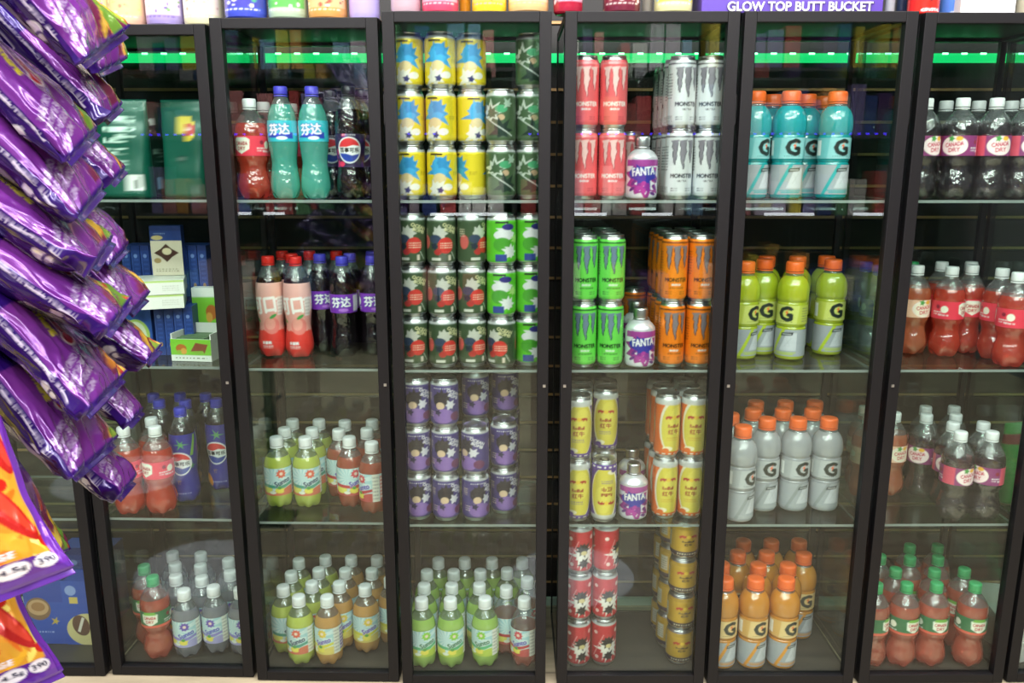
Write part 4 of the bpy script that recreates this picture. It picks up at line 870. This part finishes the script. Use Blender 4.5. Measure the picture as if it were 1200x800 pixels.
def pouch(name, w, h, d, art):
    nu, nv = 40, 56; A = art.out(); V = []; C = []; Fc = []
    for j in range(nv + 1):
        v = j / nv; z = v * h; dep = d / 2 * (1 - v) ** .75 * (1 if v > .03 else .8 + 6 * v) + .0015; ww = w / 2 * (1 - .035 * math.sin(PI * min(v * 1.4, 1)))
        for i in range(nu):
            a = 2 * PI * i / nu; x = ww * math.copysign(abs(math.cos(a)) ** .55, math.cos(a)); y = dep * math.copysign(abs(math.sin(a)) ** .8, math.sin(a))
            k = .004 * noise.noise(Vector((x * 25, math.copysign(1, y) * 3, z * 18))) * (1 if v < .9 else .3)
            V.append((x, y + (k if y < 0 else -k), z))
            fx = min(max((x / w + .5), 0), .999); c = A[min(int(v * A.shape[0]), A.shape[0] - 1), int(fx * A.shape[1])] if y <= .0001 else np.array(lin('#0f5e4c')); C.append(c)
    for j in range(nv):
        for i in range(nu): Fc.append((j * nu + i, j * nu + (i + 1) % nu, (j + 1) * nu + (i + 1) % nu, (j + 1) * nu + i))
    Fc.append(tuple(range(nu))[::-1]); Fc.append(tuple(range(nv * nu, nv * nu + nu)))
    return link(name, mesh(name, V, Fc, [art_mat('pouch_film', .32, .1, .2)], None, True, np.array(C)))
def pouch_art(k):
    A = Art(115, 215, 90, 150, '#0b5343')
    A.rect(0, 196, 115, 199, '#0f5d4b')
    if k == 0:
        A.smalltext(18, 60, 60, 180, '#c9e6da', 26, 3); A.line(52, 178, 90, 178, 1.2, '#d3ece2'); A.line(90, 178, 90, 130, 1.2, '#d3ece2'); A.line(52, 178, 52, 130, 1.2, '#d3ece2'); A.smalltext(56, 132, 88, 172, '#d3ece2', 8, 6)
        A.rect(76, 18, 104, 52, '#e4e6e4')
        for q in range(11): A.rect(78 + q * 2.3, 22, 78 + q * 2.3 + (1.3 if q % 3 else .7), 49, '#26332f')
    elif k == 1:
        A.rect(0, 0, 115, 215, '#08332a'); A.text('M', 30, 170, 14, '#dce9e4', bold=.6); A.text('A', 30, 150, 12, '#dce9e4', bold=.5); A.smalltext(30, 80, 60, 120, '#8fb7a8', 9, 5); A.ell(40, 30, 8, 14, '#7fa6c9')
    else:
        A.ell(72, 155, 19, 30, '#d9c23a', .3); A.ell(76, 150, 16, 15, '#c8413a', .3); A.smalltext(66, 147, 86, 155, '#f2e2da', 2, 3); A.ell(60, 85, 9, 9, '#0d4438'); A.ell(61, 86, 4, 5, '#e0e8e4')
    return A
def onshelf(cab, sh, px, D, zoff=0., dz=.05): z = SHZ[sh] + .0008 + zoff; return (x_at(px, D, z + dz), D, z)
for k, (px, D, rz, w, lab) in enumerate(((147, 1.875, .05, .112, 'green foil pouch with white barcode and fine print, nearest the purple bags'), (184, 1.985, .9, .08, 'dark green pouch turned sideways between two other green pouches'), (219, 1.885, -.12, .105, 'green foil pouch with yellow and red oval emblem'))):
    o = pouch('foil_pouch', w, .213, .075 if k != 1 else .05, pouch_art(k)); o.location = onshelf(1, 1, px, D, 0, .1); o.rotation_euler = (0, 0, rz); tag(o, lab, 'pouch', 'green pouches on the top shelf')
def blue_art(k):
    A = Art(60, 130, 44, 90, '#24418c'); R = random.Random(k)
    A.rect(0, 118, 60, 130, '#1c3476')
    if k == 99:
        A.rect(0, 0, 60, 92, '#d9cdb8'); A.star(30, 60, 15, 24, 4, '#4a2a20'); A.ell(31, 64, 9, 9, '#e3d2b0'); A.ell(12, 40, 7, 7, '#a58a5c'); A.ell(14, 100, 11, 6, '#d9c48a'); A.smalltext(8, 108, 30, 114, '#9fb2e0', 1, 3); A.smalltext(8, 10, 52, 20, '#8a7f70', 2, 3)
    elif k == 98:
        A.rect(0, 0, 60, 130, '#2a58b0'); A.ell(30, 55, 26, 42, '#b6d86a'); A.ell(30, 55, 20, 36, '#e6efd6'); A.smalltext(18, 40, 42, 70, '#5fae5a', 3, 4)
    else:
        A.line(8, 20, 8, 112, 3, '#4663ac'); A.smalltext(18, 20, 50, 112, '#3f5fae', 8, k); A.ell(30, 104, 12, 5, '#7f98d8'); A.ell(34, 30, 10, 6, '#b08a5a')
    return A
for lev, z in ((0, 0.), (1, .128)):
    for i in range(9):
        px = 157 + i * 10.9; D = 2.035
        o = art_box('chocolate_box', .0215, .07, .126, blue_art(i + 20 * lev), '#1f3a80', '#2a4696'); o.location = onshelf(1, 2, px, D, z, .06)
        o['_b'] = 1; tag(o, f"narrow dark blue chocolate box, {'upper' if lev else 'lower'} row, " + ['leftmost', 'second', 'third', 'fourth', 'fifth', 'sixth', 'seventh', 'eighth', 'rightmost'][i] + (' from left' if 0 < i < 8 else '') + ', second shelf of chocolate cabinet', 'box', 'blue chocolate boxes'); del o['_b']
for k in range(4):
    o = art_box('chocolate_box', .021, .075, .118, blue_art(60 + k), '#1f3a80', '#2a4696'); o.location = onshelf(1, 2, 193 + k * 11.2, 1.953, 0, .06); o.rotation_euler = (0, 0, .1)
    tag(o, f"narrow dark blue chocolate box standing below white cartons, {['leftmost','second from left','third from left','rightmost'][k]}", 'box', 'blue chocolate boxes under the white cartons')
o = art_box('chocolate_box', .075, .03, .118, blue_art(98), '#24418c', '#2a4696'); o.location = onshelf(1, 2, 163, 1.93, 0, .06); tag(o, 'blue box with lime green oval half hidden by hanging purple bag', 'box')
A = Art(140, 34, 70, 24, '#ecebe6'); A.rect(0, 30, 140, 34, '#b9d27a'); A.smalltext(90, 8, 130, 24, '#c9c6c0', 3, 3)
for k in range(2):
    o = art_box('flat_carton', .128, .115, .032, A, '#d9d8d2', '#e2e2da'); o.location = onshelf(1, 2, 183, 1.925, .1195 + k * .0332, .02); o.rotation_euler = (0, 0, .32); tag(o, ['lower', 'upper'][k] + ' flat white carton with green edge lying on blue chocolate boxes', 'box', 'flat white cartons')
o = art_box('chocolate_box', .072, .025, .118, blue_art(99), '#24418c', '#2a4696'); o.location = onshelf(1, 2, 197, 1.975, .1875, .06); o.location.z = SHZ[2] + .1867; o.rotation_euler = (0, 0, .1); tag(o, 'blue box picturing a chocolate square, standing above white cartons', 'box')
def green_tray(px, D, label, dub, z=0.):
    root = tag(empty('display_tray', onshelf(1, 2, px, D, z, .03), -.12), label, 'tray')
    A = Art(105, 56, 80, 44, '#e9ebe6'); A.rect(0, 16, 105, 56, '#7fc43a'); A.ell(28, 33, 14, 11, '#b5672c'); A.ell(34, 26, 8, 8, '#d9a24a'); A.ell(22, 24, 6, 5, '#8fb23c'); A.poly([(52, 26), (66, 48), (98, 44), (88, 20)], '#8a4a34'); A.poly([(52, 26), (66, 20), (88, 20), (84, 28)], '#7fae3c')
    if dub: A.text('DUBAI', 60, 9, 11, '#3a3a36', bold=.6)
    else: A.smalltext(12, 6, 94, 12, '#6f7a58', 1, 4)
    art_box('tray_front', .098, .003, .052, A, '#e4e6e0', '#eceee8', root)
    mb = MB(); mb.box(-.049, .0015, 0, -.046, .085, .064); mb.box(.046, .0015, 0, .049, .085, .064); mb.box(-.046, .0015, 0, .046, .085, .002); mb.box(-.046, .082, 0, .046, .085, .075)
    mb.build('tray_body', mat('white_card', '#d9dad4', .6), root); return root
green_tray(224, 1.855, 'white and green open tray of pistachio bars, low right', False)
for k in range(4):
    x, y, z = onshelf(1, 2, 224, 1.875, 0, .03)
    o = MB().box(-.035, -.01, 0, .035, .01, .045).build('wrapped_bar', mat('bar_wrap', '#5d7a52', .4, var=.5), None, .004); o.location = (x + .002 * k, y + .012 + .0195 * k - .01, z + .0065); o.rotation_euler = (-.12, 0, -.12); tag(o, f"green wrapped bar in the open tray, {['front','second','third','back'][k]} of four", 'bar', 'wrapped bars in the tray')
A = Art(60, 100, 44, 70, '#e9ebe6'); A.rect(0, 34, 60, 86, '#7fc43a'); A.ell(46, 62, 14, 12, '#b5672c'); A.ell(40, 54, 8, 8, '#d9a24a'); A.text('DUBAI', 34, 18, 13, '#3a3a36', bold=.7)
o = art_box('chocolate_box', .06, .028, .1, A, '#e2e4de', '#eceee8'); o.location = onshelf(1, 2, 243, 1.98, .045, .05); o.location.z = SHZ[2] + .0008; o.scale = (1, 1, 1.55); tag(o, 'white and green box lettered DUBAI beside the right door post', 'box')
# far left cabinet
def cookie_art(k):
    A = Art(120, 180, 80, 110, '#2f55b8')
    if k == 0: A.rect(0, 120, 120, 180, '#2a49a8'); A.ell(40, 100, 36, 32, '#8a6a52'); A.ell(40, 104, 30, 22, '#c9a27c'); A.ell(40, 106, 20, 13, '#a87a52'); A.star(86, 66, 5, 15, 5, '#c9b04a', .3, 1); A.smalltext(20, 30, 80, 40, '#9fb4ee', 1, 3)
    else: A.ell(66, 44, 62, 46, '#e2d49a'); A.ell(46, 56, 24, 30, '#6b4a3e', .4); A.line(38, 38, 54, 78, 8, '#eee6da'); A.ell(98, 30, 18, 22, '#4a3a3a'); A.ell(98, 30, 11, 14, '#e8e4da'); A.smalltext(86, 104, 96, 136, '#e2d25a', 5, 3); A.ell(26, 154, 16, 14, '#8fa6e2'); A.rect(20, 118, 44, 136, '#d9c06a')
    return A
for k, (px, D, sc) in enumerate(((62, 1.93, 1), (107, 1.925, 1))):
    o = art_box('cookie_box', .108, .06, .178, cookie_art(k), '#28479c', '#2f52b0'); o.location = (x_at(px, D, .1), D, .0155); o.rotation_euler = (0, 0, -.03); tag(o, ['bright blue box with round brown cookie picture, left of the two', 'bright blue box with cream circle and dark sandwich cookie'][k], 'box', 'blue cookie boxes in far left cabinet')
for k in range(4):
    D = 2.045; px = 60 + k * 34
    if px > 152: continue
    o = art_box('cookie_box', .066, .06, .2, blue_art(70 + k), '#2c4a9c', '#3a58ac'); o.location = (x_at(px, D, .15), D, .0155); o.scale = (.9, 1, 1.05); tag(o, f"tall blue box behind the cookie boxes, {['leftmost','second from left','rightmost'][k]}", 'box', 'tall blue boxes at the back of far left cabinet')
# far right cabinet: green bag and white papers seen through the side pane
A = Art(150, 200, 90, 100, '#3f9a4a'); A.rect(0, 150, 150, 172, '#8a2b2e'); A.ell(70, 95, 40, 26, '#4fb45a'); A.smalltext(40, 153, 112, 168, '#efe6da', 1, 4); A.ell(100, 60, 20, 14, '#7fcf6a')
o = pouch('snack_pouch', .15, .2, .08, A); o.location = (1.275, 1.93, SHZ[3] + .0008); o.rotation_euler = (0, 0, .2); tag(o, 'bright green snack pouch seen beside the smoky berry bottles at right', 'pouch')
for k, (x, y, rz) in enumerate(((1.30, 1.93, .3), (1.29, 1.915, -.15))):
    o = MB().box(-.075, -.095, 0, .075, .095, .055).build('paper_stack', mat('paper_white', '#d9d6d2', .7, var=.2), None, .002); o.location = (x, y, .0148 + k * .0555); o.rotation_euler = (0, 0, rz); tag(o, ['lower', 'upper'][k] + ' white paper bundle on the floor of the far right cabinet', 'paper', 'white paper bundles')
# ------------------------------------------------------------------ things on top of the cabinets
def jar(px0, px1, cab, body, art, label, name='candle_jar', h=.1, D=None):
    x0, x1, yf, hh, rz = CABS[cab]; D = D or yf + .055; z = hh + .0006; Z = D * cp + (H - z) * sp
    r = (px1 - px0) / F * Z / 2 * .985; x = ((px0 + px1) / 2 - 600) / F * Z
    root = tag(empty(name, (x, D, z)), label, 'jar', 'jars along the cabinet tops')
    J = Art(2 * PI * r * 1000, h * 1000, 110, 70, body); R = random.Random(int(px0)); W_ = J.W
    if art:
        for cx in (W_ / 2, 0, W_):
            J.rect(cx - W_ * .2, 22, cx + W_ * .2, 80, art[0])
            for k in range(26): J.ell(cx + R.uniform(-.2, .2) * W_, R.uniform(22, 80), R.uniform(1.5, 5), R.uniform(1.5, 4.5), art[1 + k % (len(art) - 1)])
            J.smalltext(cx - W_ * .16, 15, cx + W_ * .16, 21, art[-1], 1, 3)
    P = resample([(r * .55, 0), (r * .86, 0), (r * .97, .004), (r, .012), (r, h * .8), (r * .9, h * .87), (r * .82, h * .9), (r * .82, h * .92)], .0014)
    link('jar_body', lathe('jar_body', P, 72, [art_mat('jar_glass', .15, 0, .6)], None, J, (0, h)), root)
    link('lid', ribbed('lid', r * .86, h * .14, h * .9, mat('jar_lid', '#2f2d33', .4)), root); return root
for a in ((112, 130, 1, '#bcd0a0', ('#e6d9a0', '#5fae5a', '#e07aa0'), 'green and yellow speckled jar peeking out beside the top purple bag'),
          (130.5, 173, 1, '#dcb295', ('#eebf8a', '#e8836a', '#9fd07a', '#f2d9c0'), 'peach jar with orange and green label, second from left'),
          (173.5, 217, 1, '#9a8cc4', ('#cfc6e0', '#7fae6a', '#efeaf4', '#6b4f9a'), 'lilac jar with green and white splashed label'),
          (217.5, 262, 1, '#d3d0a6', ('#e6d8c4', '#c9a08a', '#f0ebe0'), 'cream-coloured jar with pale label above the cabinet gap'),
          (265, 314, 2, '#3f4fc0', ('#4a4aa8', '#e07a4a', '#57b07a', '#d9e0f4', '#f0f2fa'), 'deep blue jar speckled with coloured dots'),
          (315.5, 361, 2, '#a9c0a4', ('#5fb05a', '#3f8a4a', '#dfe9d8', '#f2f4ee'), 'pale green jar with green label'),
          (362, 408, 2, '#cf9350', ('#e0b080', '#c95a4a', '#5a3a3a', '#f2e2cc'), 'orange jar with busy multicoloured label'),
          (409.5, 446, 2, '#a79bd4', None, 'plain lavender jar left of the cola cabinet edge'),
          (458, 494, 3, '#b39aa4', None, 'greyish pink plain jar above the yellow cans'),
          (494.5, 538, 3, '#e04a68', ('#e8a0b0', '#d93a5a', '#f4d8de'), 'hot pink jar with paler label'),
          (553, 594, 3, '#e8c832', ('#f0d860', '#d9823a', '#e8f0e0', '#7a6ab0'), 'bright yellow jar with dotted label'),
          (595, 643, 3, '#dcb27a', ('#ecc9a0', '#d9824a', '#f4e6c8', '#e8a0a0'), 'peach jar with floral label at right of short can cabinet'),
          (706, 750, 4, '#6b2436', ('#7a2c3c', '#d9c0b0', '#3a1820', '#efe2dc'), 'maroon jar with cream lettering above pink cans'),
          (766, 811, 4, '#d8d49a', ('#e8d25a', '#d9a0c0', '#8fc0d0', '#f2f0e2'), 'pale yellow jar with pastel label left of the purple box')): jar(*a)
jar(538.5, 552, 3, '#e89a2a', None, 'narrow orange jar between hot pink and yellow jars', D=1.86)
jar(648, 683, 4, '#a02038', ('#c9a0b0', '#e8dce0', '#5a2030', '#8a1a30'), 'dark red jar over the gap left of energy drink cabinet', D=1.80)
jar(752, 764, 4, '#a9a59a', None, 'slim grey jar between maroon and pale yellow jars', D=1.86)
def top_z(c): return CABS[c][3] + .0006
# purple novelty box with lettering
z = top_z(5); D = 1.772; Z = (D - .0) * cp + (H - z) * sp
x0, x1 = (822 - 600) / F * Z, (1034 - 600) / F * Z
root = tag(empty('novelty_box', ((x0 + x1) / 2, D + .05, z)), 'long purple box lettered GLOW TOP BUTT BUCKET on the cabinet tops', 'box')
MB().box(-(x1 - x0) / 2, -.05, 0, (x1 - x0) / 2, .05, .09).build('carton', mat('purple_card', '#5a3fa6', .35, var=.15), root, .001)
def lettering(s, width, hgt, m, parent, loc, name='lettering', off=0.):
    cu = bpy.data.curves.new(name, 'FONT'); cu.body = s; cu.align_x = 'CENTER'; cu.extrude = .0004; cu.offset = off
    o = bpy.data.objects.new(name, cu); COL.objects.link(o); bpy.context.view_layer.update()
    me = bpy.data.meshes.new_from_object(o.evaluated_get(bpy.context.evaluated_depsgraph_get())); bpy.data.objects.remove(o)
    xs = [v.co.x for v in me.vertices]; ys = [v.co.y for v in me.vertices]; kx = width / (max(xs) - min(xs)); ky = hgt / (max(ys) - min(ys)); mx_, my_ = (max(xs) + min(xs)) / 2, min(ys)
    for v in me.vertices: v.co = Vector(((v.co.x - mx_) * kx, -v.co.z, (v.co.y - my_) * ky))
    me.materials.clear(); me.materials.append(m); q = link(name, me, parent, loc); return q
tx = ((852 + 1022) / 2 - (822 + 1034) / 2) / F * Z
lettering('GLOW TOP BUTT BUCKET', 172 / F * Z, .0185, mat('navy_ink', '#2a1c5a', .5), root, (tx + .0006, -.0512, .0022), 'lettering_outline', .035)  # printed navy outline round the white letters
lettering('GLOW TOP BUTT BUCKET', 170 / F * Z, .018, mat('white_ink', '#f6f6fa', .5), root, (tx, -.0520, .0028), 'lettering', .02)
def tin(px0, px1, cab, col, label, txt=None, h=.085, D=None, art=None):
    z = top_z(cab); D = D or CABS[cab][2] + .055; Z = D * cp + (H - z) * sp; r = (px1 - px0) / F * Z / 2
    root = tag(empty('lighter_tub', (((px0 + px1) / 2 - 600) / F * Z, D, z)), label, 'tub')
    J = Art(2 * PI * r * 1000, 85, 96, 70, col)
    if txt:
        J.poly([(J.W * .5, 22), (J.W * .66, 40), (J.W * .66, 85), (J.W * .55, 85)], '#2a2226'); J.text(txt, J.W * .53, 7.5, 5, WHITE, maxw=J.W * .22, bold=.4)
    link('tub_body', lathe('tub_body', resample([(r * .9, 0), (r * .98, .0015), (r, .004), (r, h), (r * .95, h)], .0016), 72, [art_mat('jar_glass', .15, 0, .6)], None, J, (0, .085)), root)
    link('lid', ribbed('lid', r * 1.01, .014, h, mat('jar_lid', '#2f2d33', .4)), root)
tin(1036, 1047, 5, '#a9acb2', 'slim silver tub right of the purple box', D=1.84)
tin(1049, 1061, 5, '#26324a', 'slim navy tub left of the red tub', D=1.85)
tin(1063.5, 1098, 6, '#d62c24', 'red tub with black slash and white lettering', 'CRYSTAL', D=1.80)
tin(1100, 1127, 6, '#4f7ed0', 'blue tub with black slash and white lettering', 'CRYSTAL', D=1.83)
z = top_z(6); D = 1.775; Z = D * cp + (H - z) * sp; A = Art(64, 80, 40, 40, '#ecebe8'); A.smalltext(14, 18, 52, 30, '#d8d6d4', 2, 4)
o = art_box('white_carton', 64 / F * Z, .05, .09, A, '#dddcd8', '#eeeeec'); o.location = ((1127 + 1190) / 2 / F * Z - 600 / F * Z, D + .03, z); tag(o, 'plain white carton on top of the ginger ale cabinet', 'box')
jar(1191, 1230, 6, '#d9d2b8', None, 'cream jar at the right edge of the photo', D=1.86)
# ------------------------------------------------------------------ light and camera
def area(name, x, y, z, sx, sy, e, rot=(0, 0, 0), c=(1, .985, .97)):
    l = bpy.data.lights.new(name, 'AREA'); l.shape = 'RECTANGLE'; l.size = sx; l.size_y = sy; l.energy = e; l.color = c
    o = link(name, l, None, (x, y, z)); o.rotation_euler = rot; return o
for x, y, sx, sy, e in [(x, .85, 1.0, .1, 20) for x in (-1.7, -.5, .7, 1.9)] + [(x, .1, 1.0, .1, 20) for x in (-1.4, -.1, 1.2)] + [(x, -.8, 1.0, .1, 16) for x in (-1.7, -.5, .7, 1.9)] + [(x, 1.5, 1.4, .08, 14) for x in (-.9, .9)]:
    area('ceiling_and_fill_lamp', x, y, ZC - .02, sx, sy, e)
area('ceiling_and_fill_lamp', 0, -1.0, 2.6, 2.8, .3, 44, (math.radians(52), 0, 0))  # added frontal fill behind the camera, tilted at the cabinet fronts
area('ceiling_and_fill_lamp', 0, -.7, 2.5, 3.2, .2, 40, (math.radians(-35), 0, 0))  # added lamp tilted at the aisle shelving to brighten its reflections
w = bpy.data.worlds.new('World'); SC.world = w; w.use_nodes = True; w.node_tree.nodes['Background'].inputs[0].default_value = (.02, .02, .025, 1)
cam = bpy.data.cameras.new('Camera'); cam.sensor_width = 36; cam.lens = F / 1200 * 36; cam.clip_start = .02
co = link('Camera', cam, None, (0, 0, H)); co.rotation_euler = (PI / 2 - PITCH, 0, 0); SC.camera = co
SC.view_settings.view_transform = 'Standard'; SC.view_settings.look = 'None'; SC.view_settings.exposure = .25
cy = SC.cycles
cy.max_bounces = 8; cy.diffuse_bounces = 3; cy.glossy_bounces = 4; cy.transmission_bounces = 4; cy.transparent_max_bounces = 36
cy.caustics_reflective = False; cy.caustics_refractive = False; cy.sample_clamp_indirect = 4.
cy.use_denoising = True; cy.denoiser = 'OPENIMAGEDENOISE'
